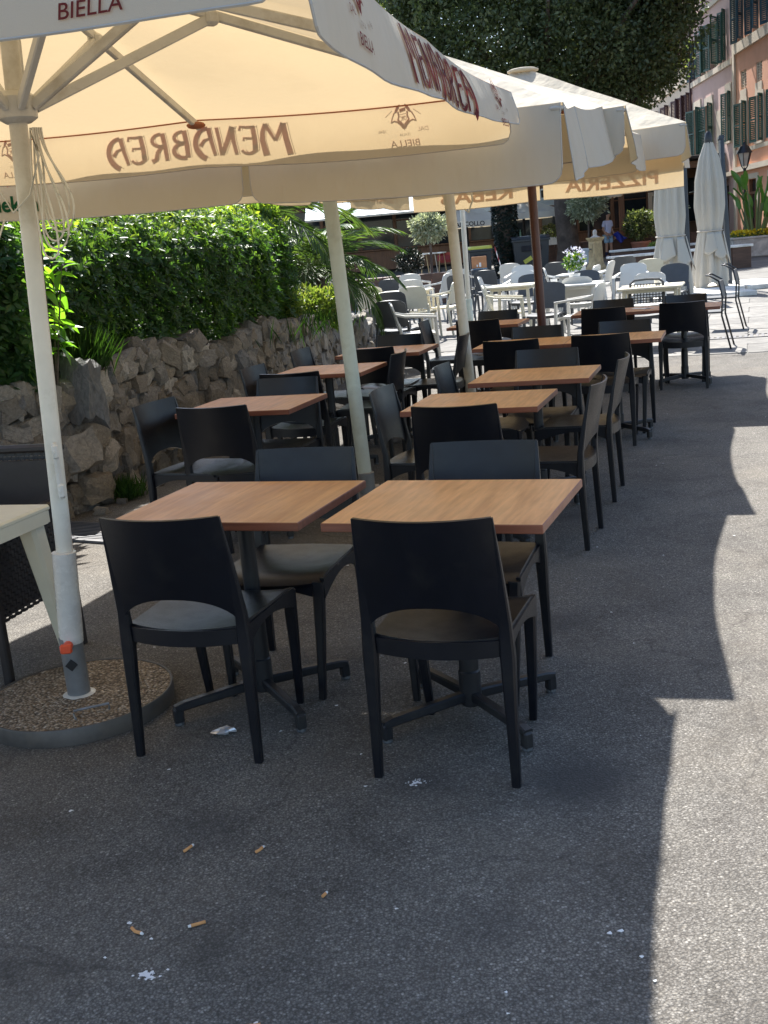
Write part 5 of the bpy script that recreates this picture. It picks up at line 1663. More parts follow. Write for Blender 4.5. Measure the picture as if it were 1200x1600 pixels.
gt = 'wooden bistro tables on black pedestals'
t0 = None
for (x, y), r, lab in TABLES:
    if t0 is None: t0 = make_table('bistro_table', lab, (x, y, gz(y)), r, gt)
    else: dup(t0, (x, y, gz(y)), r, lab)

CH = [
    (0.19, 3.235, 'a', 0.0, 'black plastic chair nearest the camera, pushed in at the right front table'),
    (-0.60, 3.545, 'a', 0.02, 'black plastic chair at the left front table with its back to the camera'),
    (0.30, 3.80, '-a', 0.0, 'black chair behind the right front table, only its back showing over the top'),
    (-0.375, 4.00, '-a', 0.02, 'black chair facing the camera under the left front table'),
    (-0.78, 6.10, 'a', 0.03, 'black chair with bluish light on its seat, back to the camera by the stone wall'),
    (-0.99, 6.14, 'n', -0.1, 'black chair seen from the side nearest the stone wall'),
    (-0.62, 6.64, '-a', 0.0, 'grey-lit chair back just behind the left table by the stone wall'),
    (-0.46, 7.47, 'a', 0.06, 'black chair with its back to the camera at the table behind the greenish pole'),
    (-0.57, 7.74, 'n', 0.0, 'black chair whose top corner shows against the stone wall, lower one'),
    (-0.29, 8.83, 'n', 0.0, 'black chair whose top corner shows against the stone wall, farther one'),
    (0.08, 8.77, 'a', 0.0, 'black chair with its back to the camera at the sunlit table by the wall end'),
    (-0.06, 8.07, '-n', 0.04, 'black chair turned sideways with sunlight on its seat beside the greenish pole'),
    (0.17, 9.28, '-a', 0.0, 'black chair facing the camera behind the sunlit table by the wall end'),
    (0.82, 10.85, 'n', 0.05, 'black chair leaning dark against the white plastic chairs'),
    (0.50, 9.10, '-n', 0.06, 'black chair turned left just beside the beige pole'),
    (0.70, 6.72, 'n', 0.03, 'black chair turned right in front of the foot of the beige pole'),
    (0.31, 5.83, 'n', 0.0, 'black chair turned right at the left side of the table behind the front pair'),
    (0.455, 5.34, 'a', 0.0, 'black chair in the middle of the picture with its back to the camera'),
    (1.06, 6.97, '-a', 0.0, 'grey-lit chair facing the camera behind the table against the beige pole'),
    (1.12, 8.36, 'a', 0.0, 'black chair with its back to the camera at the left joined table'),
    (1.74, 8.19, 'a', 0.0, 'black chair with its back to the camera at the right joined table'),
    (1.29, 8.87, '-a', 0.0, 'chair facing the camera behind the left joined table'),
    (1.96, 8.64, '-a', 0.0, 'chair facing the camera behind the right joined table'),
    (0.86, 5.60, '-n', -0.03, 'black chair turned left at the right side, the nearer of two edge-on'),
    (1.20, 6.54, '-n', 0.0, 'black chair turned left at the right side, the farther of two edge-on'),
    (2.33, 10.84, 'a', 0.0, 'black chair with its back to the camera at the table below the perforated chair'),
    (3.03, 10.66, 'a', 0.0, 'black chair alone against the sunlit paving at the outer end of the last row'),
    (2.47, 11.32, '-a', 0.0, 'dark chair back behind the table below the perforated chair'),
    (3.16, 11.10, '-a', 0.0, 'dark chair back behind the sunlit outer table'),
    (1.12, 10.71, 'a', 0.0, 'black chair right of the beige pole with its back to the camera'),
    (1.26, 11.24, '-a', 0.0, 'dark chair back just right of the beige pole, behind the half-hidden table'),
]
fac = {'a': RZ, '-a': RZ + math.pi, 'n': RZ - math.pi / 2, '-n': RZ + math.pi / 2}
gc = 'black moulded plastic chairs around the bistro tables'
c0 = None
for x, y, d, dr, lab in CH:
    if c0 is None: c0 = make_chair('bistro_chair', lab, (x, y, gz(y)), fac[d] + dr, gc)
    else: dup(c0, (x, y, gz(y)), fac[d] + dr, lab)

# ================================================================== PALE PLASTIC CHAIRS OF THE NEXT CAFE
def make_armchair(name, label, loc, rz, mat, perforated=False, group=None, arms=True):
    t = thing(name, label, 'chair', loc, rz, group)
    def rr(u, v, w, h, z0, yf):
        return (w * (u * 2 - 1), yf, z0 + h * v)
    mb = MB()
    mb.slab(lambda u, v: (0.215 * (u * 2 - 1), -0.20 + .44 * v, 0.445 - .012 * math.sin(math.pi * u) - .02 * max(0, v - .8) * 5 * .6), 8, 8, .022); mb.build('seat', mat, t, angle=50)
    def by(z): return -0.205 - 0.10 * ((z - .45) / .40) ** 1.2
    if perforated:
        mb = MB()
        for i in range(11):
            x = -0.19 + .038 * i; mb.bar([(x, by(z) - .02 * (1 - (x / .21) ** 2), z) for z in (.55, .67, .79)], .014, .010, up=(1, 0, 0))
        for j in range(8):
            z = .56 + .032 * j; mb.bar([(x, by(z) - .02 * (1 - (x / .21) ** 2), z) for x in (-.2, 0, .2)], .012, .012)
        for sx in (-1, 1):
            mb.bar([(sx * .205, by(.45), .45), (sx * .212, by(.65), .65), (sx * .200, by(.80), .80), (sx * .15, by(.84), .838), (0, by(.845) - .02, .845)], .028, .026, up=(0, 1, 0))
        mb.build('backrest', mat, t)
    else:
        def bk(u, v):
            x = u * 2 - 1; z = .50 + .345 * v
            w = .215 - .06 * max(0, (v - .82) / .18) ** 2.2
            return (w * x, by(z) - .022 * (1 - x * x), z - .012 * x * x * v)
        mb = MB(); mb.slab(bk, 12, 10, .018); mb.build('backrest', mat, t, angle=50)
    for sx in (-1, 1):
        mb = MB(); mb.bar([(sx * .255, -.29, 0), (sx * .235, -.24, .25), (sx * .212, -.20, .46), (sx * .21, by(.56), .56)], [.030, .036, .042, .03], [.03, .036, .042, .03], up=(1, 0, 0)); mb.build('leg', mat, t)
        top = .63 if arms else .44
        mb = MB(); mb.bar([(sx * .265, .25, 0), (sx * .255, .235, .3), (sx * .250, .22, top)], [.030, .036, .036], [.03, .036, .04], up=(1, 0, 0)); mb.build('leg', mat, t)
        if arms:
            mb = MB(); mb.bar([(sx * .250, .235, .635), (sx * .262, .05, .655), (sx * .25, -.15, .67), (sx * .212, by(.70), .70)], [.05, .055, .05, .035], [.028] * 4, up=(0, 0, 1)); mb.build('armrest', mat, t)
    for yy, ww in ((.225, .44), (-.2, .40)):
        mb = MB(); mb.box((0, yy, .415), (ww, .022, .035)); mb.build('seat_rail', mat, t)
    return t
W, Gy = M['white_plastic'], M['grey_plastic']
Cr = M['cream_plastic']
PC = [
    (0.83, 17.5, 0.0, 'c', 'cream plastic armchair left of the beige pole with its wide back to the camera'),
    (0.91, 19.8, 0.0, 'w', 'white plastic armchair just behind the cream armchair left of the beige pole'),
    (1.01, 22.3, 0.0, 'w', 'bluish-white plastic chair, rearmost of the pale chairs left of the beige pole'),
    (0.56, 20.8, 0.05, 'g', 'dark grey plastic chair left of the white chair backs by the planter wall'),
    (0.48, 16.6, 0.0, 'g', 'mid-grey plastic chair back above the dark chair at the wall end'),
    (0.40, 14.6, 0.0, 'g', 'dark grey plastic chair with its back to the camera at the wall end'),
    (0.62, 13.9, -1.25, 'w', 'lilac-white plastic chair turned right in front of the dark chair at the wall end'),
    (1.30, 21.0, 1.45, 'w', 'white plastic chair edge-on left of the beige pole, farther one'),
    (1.20, 17.9, 1.45, 'c', 'cream plastic chair edge-on left of the beige pole, nearer one'),
    (2.20, 18.4, -1.45, 'w', 'white plastic chair edge-on right of the slim white pole, farther one'),
    (1.98, 15.8, -1.40, 'c', 'cream plastic armchair edge-on right of the slim white pole, nearer one'),
    (2.97, 21.3, 3.14, 'w', 'white plastic chair at the foot of the dark bin, rear one'),
    (2.64, 19.0, 3.14, 'w', 'white plastic chair with an open frame left of the brown pole'),
    (2.56, 17.6, 3.1, 'g', 'dark grey plastic chair left of the brown pole, farther one'),
    (2.41, 15.0, 3.1, 'g', 'dark grey plastic chair behind the brown pole facing the camera'),
    (3.10, 16.2, 0.05, 'w', 'pale slatted chair with its back to the camera at the flower table'),
    (2.72, 14.3, 1.4, 'w', 'white plastic chair edge-on right of the flower table, nearer one'),
    (3.66, 19.0, 1.4, 'w', 'white plastic chair edge-on left of the stone fountain'),
    (3.45, 19.5, -1.4, 'w', 'white plastic chair edge-on behind the flowers'),
    (4.33, 18.2, 3.1, 'w', 'white plastic armchair left of the closed parasol'),
    (3.83, 15.2, 3.1, 'w', 'bluish-white plastic chair back above the perforated grey chair'),
    (4.62, 16.9, 3.0, 'g', 'dark grey plastic armchair between the two closed parasols'),
    (1.75, 20.2, 0.1, 'g', 'dark grey plastic chair just left of the slim white pole among the far rows'),
    (1.95, 22.6, 0.0, 'w', 'white plastic chair of the rearmost row right of the slim white pole'),
    (2.35, 20.9, -0.1, 'g', 'dark grey plastic chair before the yellow-lidded bin'),
    (3.05, 23.0, 0.05, 'w', 'white plastic chair of the rearmost row in front of the large dark bin'),
    (3.75, 21.6, 0.0, 'g', 'dark grey plastic chair in front of the oak trunk'),
    (4.35, 23.4, 3.0, 'w', 'white plastic chair of the rearmost row left of the stone fountain'),
    (5.05, 21.6, 0.0, 'g', 'dark grey plastic chair directly before the stone fountain'),
    (5.00, 19.6, 0.1, 'c', 'cream plastic chair against the left closed parasol'),
    (0.15, 18.6, 0.1, 'c', 'cream plastic chair half behind the end of the stone wall'),
    (0.10, 20.4, 0.0, 'g', 'dark grey plastic chair under the palm fronds'),
    (3.35, 17.3, 3.05, 'g', 'dark grey plastic chair behind the flower table'),
    (4.15, 20.1, 1.4, 'w', 'white plastic chair edge-on just before the fountain step'),
]
gp = 'plastic chairs of the cafe in the sun'
proto = {}
for x, y, r, k, lab in PC:
    if k not in proto: proto[k] = make_armchair('plastic_chair', lab, (x, y, gz(y)), RZ + r, {'w': W, 'g': Gy, 'c': Cr}[k], group=gp, arms=k != 'g')
    else: dup(proto[k], (x, y, gz(y)), RZ + r, lab)
make_armchair('plastic_chair', 'dark grey chair with a perforated lattice back facing the camera', (3.42, 13.75, gz(13.75)), RZ + 3.1, Gy, True, gp, False)
# bent metal chairs at the outer edge
def metal_chair(label, x, y, rz):
    t = thing('metal_chair', label, 'chair', (x, y, gz(y)), rz, 'bent metal chairs at the outer edge')
    for sx in (-1, 1):
        mb = MB(); mb.tube([(sx * .21, -.34, 0), (sx * .21, -.24, .40), (sx * .21, -.25, .62), (sx * .20, -.21, .80), (sx * .16, -.10, .87), (sx * .12, -.06, .87)], .011, 8, up=(1, 0, 0)); mb.build('rear_frame', M['metal_black'], t, smooth=True)
        mb = MB(); mb.tube([(sx * .21, .22, 0), (sx * .21, .20, .43)], .013, 8); mb.build('leg', M['metal_black'], t, smooth=True)
    mb = MB(); mb.slab(lambda u, v: (.21 * (2 * u - 1), -.23 + .45 * v, .44), 4, 4, .02); mb.build('seat', M['grey_plastic'], t)
    mb = MB(); mb.slab(lambda u, v: (.20 * (2 * u - 1), -.245 + .03 * v, .60 + .2 * v), 4, 4, .012); mb.build('backrest', M['grey_plastic'], t)
metal_chair('bent dark metal chair edge-on at the outer right, nearer the camera', 4.02, 13.35, RZ + 1.5)
metal_chair('bent dark metal chair edge-on at the outer right, taller one before the parasol', 4.80, 15.2, RZ + 1.5)

def cafe_table(label, x, y, w, d, mat, h=.75):
    t = thing('cafe_table', label, 'table', (x, y, gz(y)), RZ, 'pale cafe tables in the sun')
    mb = MB(); mb.bbox((0, 0, h - .015), (w, d, .03), .006); mb.build('tabletop', mat, t)
    for sx in (-1, 1):
        for sy in (-1, 1):
            mb = MB(); mb.bar([(sx * (w / 2 - .04), sy * (d / 2 - .04), 0), (sx * (w / 2 - .08), sy * (d / 2 - .08), h - .03)], .045, .045); mb.build('leg', mat, t)
    mb = MB(); mb.box((0, 0, h - .05), (w - .14, d - .14, .04)); mb.build('apron', mat, t)
    return t
cafe_table('cream cafe table with a white cup in front of the closed parasol', 3.62, 14.15, .78, .72, Cr)
cafe_table('pale cafe table carrying the pot of flowers', 2.92, 16.0, .9, .8, W)
cafe_table('cream cafe table between the grey and cream chairs left of the beige pole', 0.62, 18.0, .8, .75, Cr)
cafe_table('white cafe table between the edge-on chairs behind the brown pole', 2.25, 17.0, .7, .7, Cr)
cafe_table('pale cafe table among the far chairs left of the fountain', 3.6, 18.6, .75, .7, W)

# ================================================================== SMALLER THINGS
# cream plastic table and woven armchair cut off at the left edge
pt = thing('plastic_table', 'cream plastic garden table cut off by the left edge', 'table', (-1.78, 3.90, 0), RZ)
mb = MB(); mb.bbox((0, 0, .708), (.80, .80, .024), .008); mb.build('tabletop', M['cream_plastic'], pt, angle=30)
mb = MB()
for sx, sy, w, d in ((0, -.388, .78, .018), (0, .388, .78, .018), (-.388, 0, .018, .75), (.388, 0, .018, .75)): mb.box((sx, sy, .675), (w, d, .05))
mb.build('apron', M['cream_plastic'], pt)
for sx in (-1, 1):
    for sy in (-1, 1):
        mb = MB(); mb.bar([(sx * .40, sy * .40, 0), (sx * .335, sy * .335, .695)], [.042, .085], [.042, .085]); mb.build('leg', M['cream_plastic'], pt)

ra = thing('rattan_chair', 'dark woven rattan armchair behind the cream plastic table', 'chair', (-1.70, 4.40, 0), RZ + math.pi + .05)
def weave(mb, o, eu, ev, nu, nv, amp=.004):
    """basket weave: flat strands going over and under each other"""
    o, eu, ev = Vector(o), Vector(eu), Vector(ev); nn = eu.cross(ev).normalized()
    su, sv = eu / nu, ev / nv
    for j in range(nv):
        pts = []
        for i in range(nu + 1):
            pts.append(o + su * i + sv * (j + .5) + nn * amp * (1 if (i + j) % 2 else -1))
        vs = []
        for p in pts: vs += [p - sv * .42, p + sv * .42]
        mb.add(vs, [(2 * i, 2 * i + 2, 2 * i + 3, 2 * i + 1) for i in range(nu)])
    for i in range(0, nu):
        vs = [o + su * (i + .35), o + su * (i + .65), o + su * (i + .65) + ev, o + su * (i + .35) + ev]
        mb.add(vs, [(0, 1, 2, 3)])
mb = MB(); weave(mb, (-.28, -.285, .30), (.56, 0, 0), (0, -.05, .56), 26, 34); tag(mb.build('back_weave', M['rattan'], ra), kind='stuff')
mb = MB(); mb.box((0, -.265, .56), (.54, .012, .52)); mb.build('back_panel', M['rattan'], ra)
for sx in (-1, 1):
    mb = MB(); weave(mb, (sx * .285, -.27, .28), (0, .54, 0), (0, 0, .36), 26, 22); mb.build('side_weave', M['rattan'], ra)
    mb = MB(); mb.box((sx * .27, 0, .46), (.012, .52, .33)); mb.build('side_panel', M['rattan'], ra)
    mb = MB(); mb.bbox((sx * .28, .0, .65), (.05, .58, .028), .01); mb.build('armrest', M['rattan'], ra)
    for sy in (-1, 1):
        mb = MB(); mb.bar([(sx * .275, sy * .27, 0), (sx * .275, sy * .265, .64 if sy > 0 else .85)], .036, .036); mb.build('leg', M['rattan'], ra)
mb = MB(); mb.bbox((0, -.318, .862), (.60, .035, .035), .012); mb.build('top_rail', M['rattan'], ra)
mb = MB(); mb.bbox((0, 0, .40), (.54, .54, .06), .01); mb.build('seat', M['rattan'], ra)

# litter on the asphalt
def butt(label, x, y, a, ln, bent=0.0):
    mb = MB()
    c, s = math.cos(a), math.sin(a)
    mb.tube([(-c * ln / 2, -s * ln / 2, .0045), (s * bent, -c * bent, .0045), (c * ln / 2, s * ln / 2, .005)], [.0042, .0040, .0042], 8)
    k = len(mb.f)
    mb.cur = 1
    mb.tube([(c * ln / 2, s * ln / 2, .005), (c * (ln / 2 + .007), s * (ln / 2 + .007), .005)], [.0041, .0030], 8)
    o = mb.build('cigarette_butt', [M['butt'], M['paper']], None, smooth=True)
    o.location = (x, y, 0.001)
    tag(o, label, 'cigarette butt', 'cigarette butts dropped on the asphalt')
butt('orange cigarette butt lying alone in the foreground left of centre', -0.62, 2.75, .95, .030)
butt('short frayed cigarette butt to the right of the farthest butts', -0.42, 2.71, .9, .026, .002)
butt('bent brownish cigarette butt, nearest the white stain at lower left', -0.69, 2.385, -.75, .038, .004)
butt('cigarette butt with a torn white end, right of the bent one', -0.54, 2.39, 3.5, .036)
butt('cigarette butt at the very bottom edge', -0.37, 2.005, 3.2, .032)
butt('small crushed cigarette end right of the other butts', -0.235, 2.465, 1.0, .014)
mb = MB()
def crumple(c, r, seed, h=.35):
    r_ = random.Random(seed); m = MB(); m.ball((0, 0, r * h), (r, r * .55, r * h), 9, 6, .45); return m
o = crumple(0, .035, 3).build('foil_scrap', M['foil']); o.location = (-.61, 3.50, 0); tag(o, 'crumpled silver foil scrap between the feet of the left front table', 'foil')
def stain(label, x, y, w, d, seed):
    r_ = random.Random(seed); m = MB()
    for q in range(40):
        a = r_.uniform(0, 6.28); k = abs(r_.gauss(0, .5)); px, py = x + w * k * math.cos(a), y + d * k * math.sin(a); s = r_.uniform(.0015, .006) * (1.2 - .5 * min(1, k))
        m.add([(px + s * r_.uniform(.6, 1.2) * math.cos(j * 1.047), py + s * r_.uniform(.6, 1.2) * math.sin(j * 1.047), .0012 + q * .00004) for j in range(6)], [tuple(range(6))])
    o = m.build('white_stain', M['paper']); tag(o, label, 'stain')
stain('splashed white stain on the asphalt at lower left', -.632, 2.212, .034, .024, 4)
stain('white droppings on the asphalt beside the nearest chair leg', 0.02, 3.02, .05, .04, 5)

r_ = random.Random(31)
k = 0
while k < 70:
    y = 1.9 + 9 * r_.random() ** 1.6; x = r_.uniform(-.36 * y, .36 * y)
    s = r_.uniform(.003, .008) * (1 + .05 * y)
    m = MB(); a = r_.uniform(0, 6.28)
    m.add([(s * math.cos(a + j * 1.26) * r_.uniform(.6, 1.3), s * .7 * math.sin(a + j * 1.26), .002 + .002 * (j % 2)) for j in range(5)], [tuple(range(5))])
    if k == 0: lit = m
    else: lit.add([(v[0] + x - X0, v[1] + y - Y0, v[2]) for v in m.v], m.f)
    if k == 0: X0, Y0 = x, y
    k += 1
o = lit.build('litter', M['paper']); o.location = (X0, Y0, 0.001); tag(o, 'tiny pale scraps and petals scattered over the asphalt', 'litter', kind='stuff')

# drain grates
def grate(label, x, y, rz, w, d, nb):
    t = thing('drain_grate', label, 'grate', (x, y, gz(y) + .004), rz)
    for k in range(nb):
        mb = MB(); mb.box((-w / 2 + w * (k + .5) / nb, 0, .006), (w / nb * .52, d, .012))
        if k == 0: o = mb.build('bar', M['grate'], t)
        else: o = mb.build('bar', M['grate'], t)
    mb = MB(); mb.box((0, d / 2 + .01, .006), (w + .04, .02, .014)); mb.box((0, -d / 2 - .01, .006), (w + .04, .02, .014)); mb.box((w / 2 + .01, 0, .006), (.02, d, .014)); mb.box((-w / 2 - .01, 0, .006), (.02, d, .014)); mb.build('rim', M['grate'], t)
    mb = MB(); mb.box((0, 0, .001), (w, d, .002)); mb.build('pit', M['dark_in'], t)
grate('iron drain grate in the asphalt at the foot of the stone wall', -1.82, 6.66, 1.05, .34, .80, 11)
grate('iron drain grate in the sunlit paving at the far right', 4.9, 14.1, RZ, 1.5, .34, 22)

# flowers and cups on the tables
fp = thing('flower_pot', 'white pot of lilac-white flowers on the pale cafe table', 'flower pot', (3.02, 16.1, gz(16.1) + .75))
mb = MB(); mb.lathe([(.06, 0), (.085, .13), (.075, .13), (.06, .10)], 14); mb.build('pot', M['cup'], fp, angle=40)
t, o = bush('', '', '', (0, 0, 0), .15, 420, M['hedge'], .06, 61, .8, parent=fp); o.location = (0, 0, .30)
t, o = bush('', '', '', (0, 0, 0), .17, 130, M['lilac'], .04, 62, .9, width=.8, parent=fp, dens=.85); o.location = (0.02, 0, .36); o.name = 'blossoms'
for x, y, z, lab in ((3.70, 14.15, .75, 'white cup on the cream cafe table by the closed parasol'), (2.72, 16.1, .75, 'white cup on the pale flower table')):
    mb = MB(); mb.lathe([(.03, 0), (.045, .02), (.05, .08), (.045, .08), (.03, .02)], 12); o = mb.build('cup', M['cup'], None, angle=40); o.location = (x, y, gz(y) + z); tag(o, lab, 'cup')
cl = MB(); cl.slab(lambda u, v: (.14 * (u - .5), .2 * (v - .5), .002 + .004 * math.sin(u * 5)), 4, 4, .002); o = cl.build('menu_card', M['paper']); o.location = (2.72, 11.0, .752 + gz(11)); o.rotation_euler = (0, 0, .5); tag(o, 'white paper card lying on the far bistro table', 'card')

# brown planter walls and steps of the square
def board_wall(name, label, x, y, rz, w, h, d, cap=None, n=None):
    t = thing(name, label, 'planter', (x, y, gz(y)), rz)
    n = n or max(3, int(w / .5))
    for k in range(n):
        bw = w / n
        mb = MB(); mb.bbox((-w / 2 + bw * (k + .5), 0, h / 2), (bw - .012, d, h), .006); mb.build('board', M['brown_wood'], t)
    if cap:
        mb = MB(); mb.bbox((0, 0, h + .03), (w + .06, d + .1, .06), .01); mb.build('cap', M[cap], t)
    return t
board_wall('planter_wall', 'dark brown board wall behind the pale chairs under the palms', 0.45, 25.6, -.06, 3.3, .68, .5, None)
board_wall('planter_wall', 'long low brown board wall behind the boy in front of the pavilion', 9.6, 42.9, -.06, 7.6, .62, .6, None)
board_wall('planter_wall', 'low brown wall with a white stone cap beside the fountain', 8.0, 28.4, .10, 3.6, .52, .4, 'white_stone')
sw = board_wall('planter_wall', 'low brown wall with white cap farther right between the closed parasols', 8.3, 31.6, .05, 2.6, .55, .4, 'white_stone')

# stone drinking fountain
fo = thing('drinking_fountain', 'tapered yellowish stone drinking fountain with a domed top', 'fountain', (6.30, 30.4, gz(30.4)))
fo.scale = (.62, .62, .86)
def sq(mb, prof):
    for (a, z0), (b, z1) in zip(prof[:-1], prof[1:]):
        mb.box((0, 0, (z0 + z1) / 2), (2 * b, 2 * b, z1 - z0), .4, taper=a / b)
mb = MB(); sq(mb, [(.36, 0), (.35, .30)]); mb.build('plinth', M['travertine'], fo)
mb = MB(); sq(mb, [(.30, .30), (.235, .42), (.225, .5), (.205, 1.08)]); mb.build('shaft', M['travertine'], fo)
for k in range(4):
    a = .4 + k * math.pi / 2
    mb = MB(); mb.bbox((.222 * math.cos(a), .222 * math.sin(a), .80), (.012, .17, .42), .004, a); mb.build('panel', M['travertine'], fo)
mb = MB(); sq(mb, [(.21, 1.08), (.28, 1.16), (.29, 1.20)]); mb.build('cornice', M['travertine'], fo)
mb = MB(); mb.lathe([(.24, 1.20), (.12, 1.24), (.085, 1.27), (.085, 1.30), (.10, 1.34), (.085, 1.40), (.03, 1.44)], 16); mb.build('finial', M['concrete'], fo, angle=50)
mb = MB(); mb.tube([(-.2 * .92, -.2 * .4, .85), (-.30, -.14, .85), (-.33, -.15, .78)], .02, 7); mb.build('spout', M['steel'], fo)
mb = MB(); mb.bbox((0.1, -.5, .03), (2.4, 1.9, .06), .02); o = mb.build('fountain_step', M['white_stone'], fo)

# bins, sign stand, striped tape
def wheelie(label, x, y, w, d, h, lid, logo=None):
    t = thing('waste_bin', label, 'bin', (x, y, gz(y)), -.05)
    mb = MB(); mb.box((0, 0, h * .45 + .06), (w, d, h * .86), taper=.86); mb.bbox((0, 0, h * .90 - .01), (w + .06, d + .06, .07), .012); mb.build('body', M['bin'], t)
    mb = MB(); mb.slab(lambda u, v: (w * 1.06 * (u - .5), d * 1.06 * (v - .5), h * .93 + .07 * math.sin(math.pi * v)), 6, 6, .03); mb.build('lid', M[lid], t, smooth=True)
    mb = MB(); mb.bbox((0, -d / 2 - .015, h * .70), (w * .55, .03, .16), .005); mb.build('slot', M['dark_in'], t)
    for sx in (-1, 1):
        mb = MB(); mb.tube([(sx * w * .4 - .03, d * .35, .1), (sx * w * .4 + .03, d * .35, .1)], .1, 12); mb.build('wheel', M['dark_in'], t)
    if logo:
        mb = MB(); mb.tube([(w * .18, -d / 2 - .004, h * .55), (w * .18, -d / 2 - .02, h * .55)], .05, 14); mb.build('emblem', M['steel'], t)
        mb = MB(); mb.box((-.12, -d / 2 - .01, h * .42), (.26, .012, .12), m=Matrix.Rotation(-.5, 3, 'Y')); mb.build('sticker', M['bin_yellow'], t)
wheelie('large dark grey waste bin right of the ivy-clad trunk', 5.0, 33.4, 1.05, .7, 1.18, 'bin', True)
wheelie('dark waste bin with a yellow lid left of the ivy-clad trunk', 3.42, 32.6, .64, .6, 1.02, 'bin_yellow')
sg = thing('sign_stand', 'dark blue-grey stand with an orange notice in front of the yellow-lidded bin', 'sign', (2.84, 27.4, gz(27.4)), -.05)
mb = MB(); mb.bbox((0, 0, .30), (.42, .30, .60), .02); mb.build('stand', M['blue_grey'], sg)
mb = MB(); mb.bbox((0, -.02, .76), (.36, .03, .28), .006); mb.build('notice', M['sign_orange'], sg)
mb = MB(); mb.bbox((0, -.02, .60), (.36, .03, .03), .004); mb.build('strip', M['sign_blue'], sg)
mb = MB(); mb.box((0.02, -.038, .70), (.05, .004, .10)); mb.box((-.05, -.038, .68), (.03, .004, .05)); mb.build('print', M['paper'], sg)
tp = thing('barrier_tape', 'red and white striped tape stretched beside the yellow-lidded bin', 'tape', (3.28, 27.9, gz(27.9)))
for k in range(6):
    mb = MB(); mb.slab(lambda u, v, k=k: (.20 - .03 * (k + u), .0, .35 + .11 * (k + u) + .10 * v), 2, 2, .006); mb.build('stripe', M['red'] if k % 2 else M['paper'], tp)

# potted bushes
def potted(label, x, y, r, hz, matname, pot, seed, n, size, w=.5, stem=.0, group=None):
    t = thing('potted_plant', label, 'plant', (x, y, gz(y)), 0, group)
    mb = MB(); mb.lathe([(w * .36, 0), (w * .5, .42), (w * .53, .44), (w * .53, .50), (w * .44, .50), (w * .42, .40)], 16); mb.build('pot', M[pot], t, angle=40)
    _, o = bush('', '', '', (0, 0, 0), r, n, M[matname], size, seed, .85, parent=t, dens=.35); o.location = (0, 0, hz)
    mb = MB(); mb.tube([(0, 0, .4), (.03, 0, hz * .7), (.0, .02, hz)], .03, 6); mb.build('stem', M['bark'], t)
    return t
potted('bush with silvery leaves in a terracotta pot left of the beige pole', 1.62, 26.6, .48, 1.70, 'olive', 'terracotta', 71, 2600, .10, .62)
potted('bush with silvery leaves in a white pot between the oak trunk and the boy', 7.85, 39.0, .78, 1.95, 'olive', 'pot_white', 72, 3000, .13, .55)
potted('dark round bush in a pot left of the closed parasol', 10.2, 41.2, .72, 1.1, 'oak', 'terracotta', 73, 2600, .12, .7)
potted('dark bush in a white pot behind the palm fronds', 1.15, 26.9, .4, .95, 'ivy', 'pot_white', 74, 1200, .09, .45)
potted('small green plant in a pot among the pavilion tables', 8.0, 45.2, .35, .8, 'oak', 'pot_white', 75, 800, .09, .4)
potted('leafy plant in a pale pot at the foot of the far tan house', 10.6, 38.5, .5, 1.5, 'olive', 'pot_white', 76, 1400, .11, .5)

# square planter box of blue-white paint
pb = thing('planter_box', 'pale blue planter box with low greenery between the closed parasols', 'planter', (8.75, 33.5, gz(33.5)))
mb = MB(); mb.bbox((0, 0, .25), (.75, .6, .5), .02); mb.build('box', M['pot_white'], pb)
_, o = bush('', '', '', (0, 0, 0), .3, 500, M['shrub'], .07, 81, .5, parent=pb); o.location = (0, 0, .55)

# big planter with strelitzia and yellow flowers
bp = thing('flower_planter', 'long pale concrete planter with yellow flowers and a tall broad-leaved plant', 'planter', (12.05, 33.4, gz(33.4)), -.15)
mb = MB(); mb.bbox((0, 0, .29), (2.2, 1.1, .58), .03); mb.bbox((0, 0, .56), (2.26, 1.16, .07), .02); mb.build('box', M['concrete'], bp)
mb = MB(); mb.box((0, 0, .57), (2.05, .95, .06)); mb.build('soil', M['soil'], bp)
g = np.random.default_rng(9); n = 1500
P = np.stack([g.uniform(-1.02, 1.02, n), g.uniform(-.48, .48, n), .62 + .14 * g.random(n)], 1)
o = leaves(P, g.normal(0, 1, (n, 3)) + np.array([0, 0, .8]), g.normal(0, .5, (n, 3)) + np.array([0, 0, 1]), .07, .06, 'blossoms', M['yellow'], bp)
P2_ = P.copy(); P2_[:, 2] -= .07
o = leaves(P2_, g.normal(0, 1, (n, 3)), g.normal(0, .5, (n, 3)) + np.array([0, 0, 1]), .09, .05, 'foliage', M['shrub'], bp)
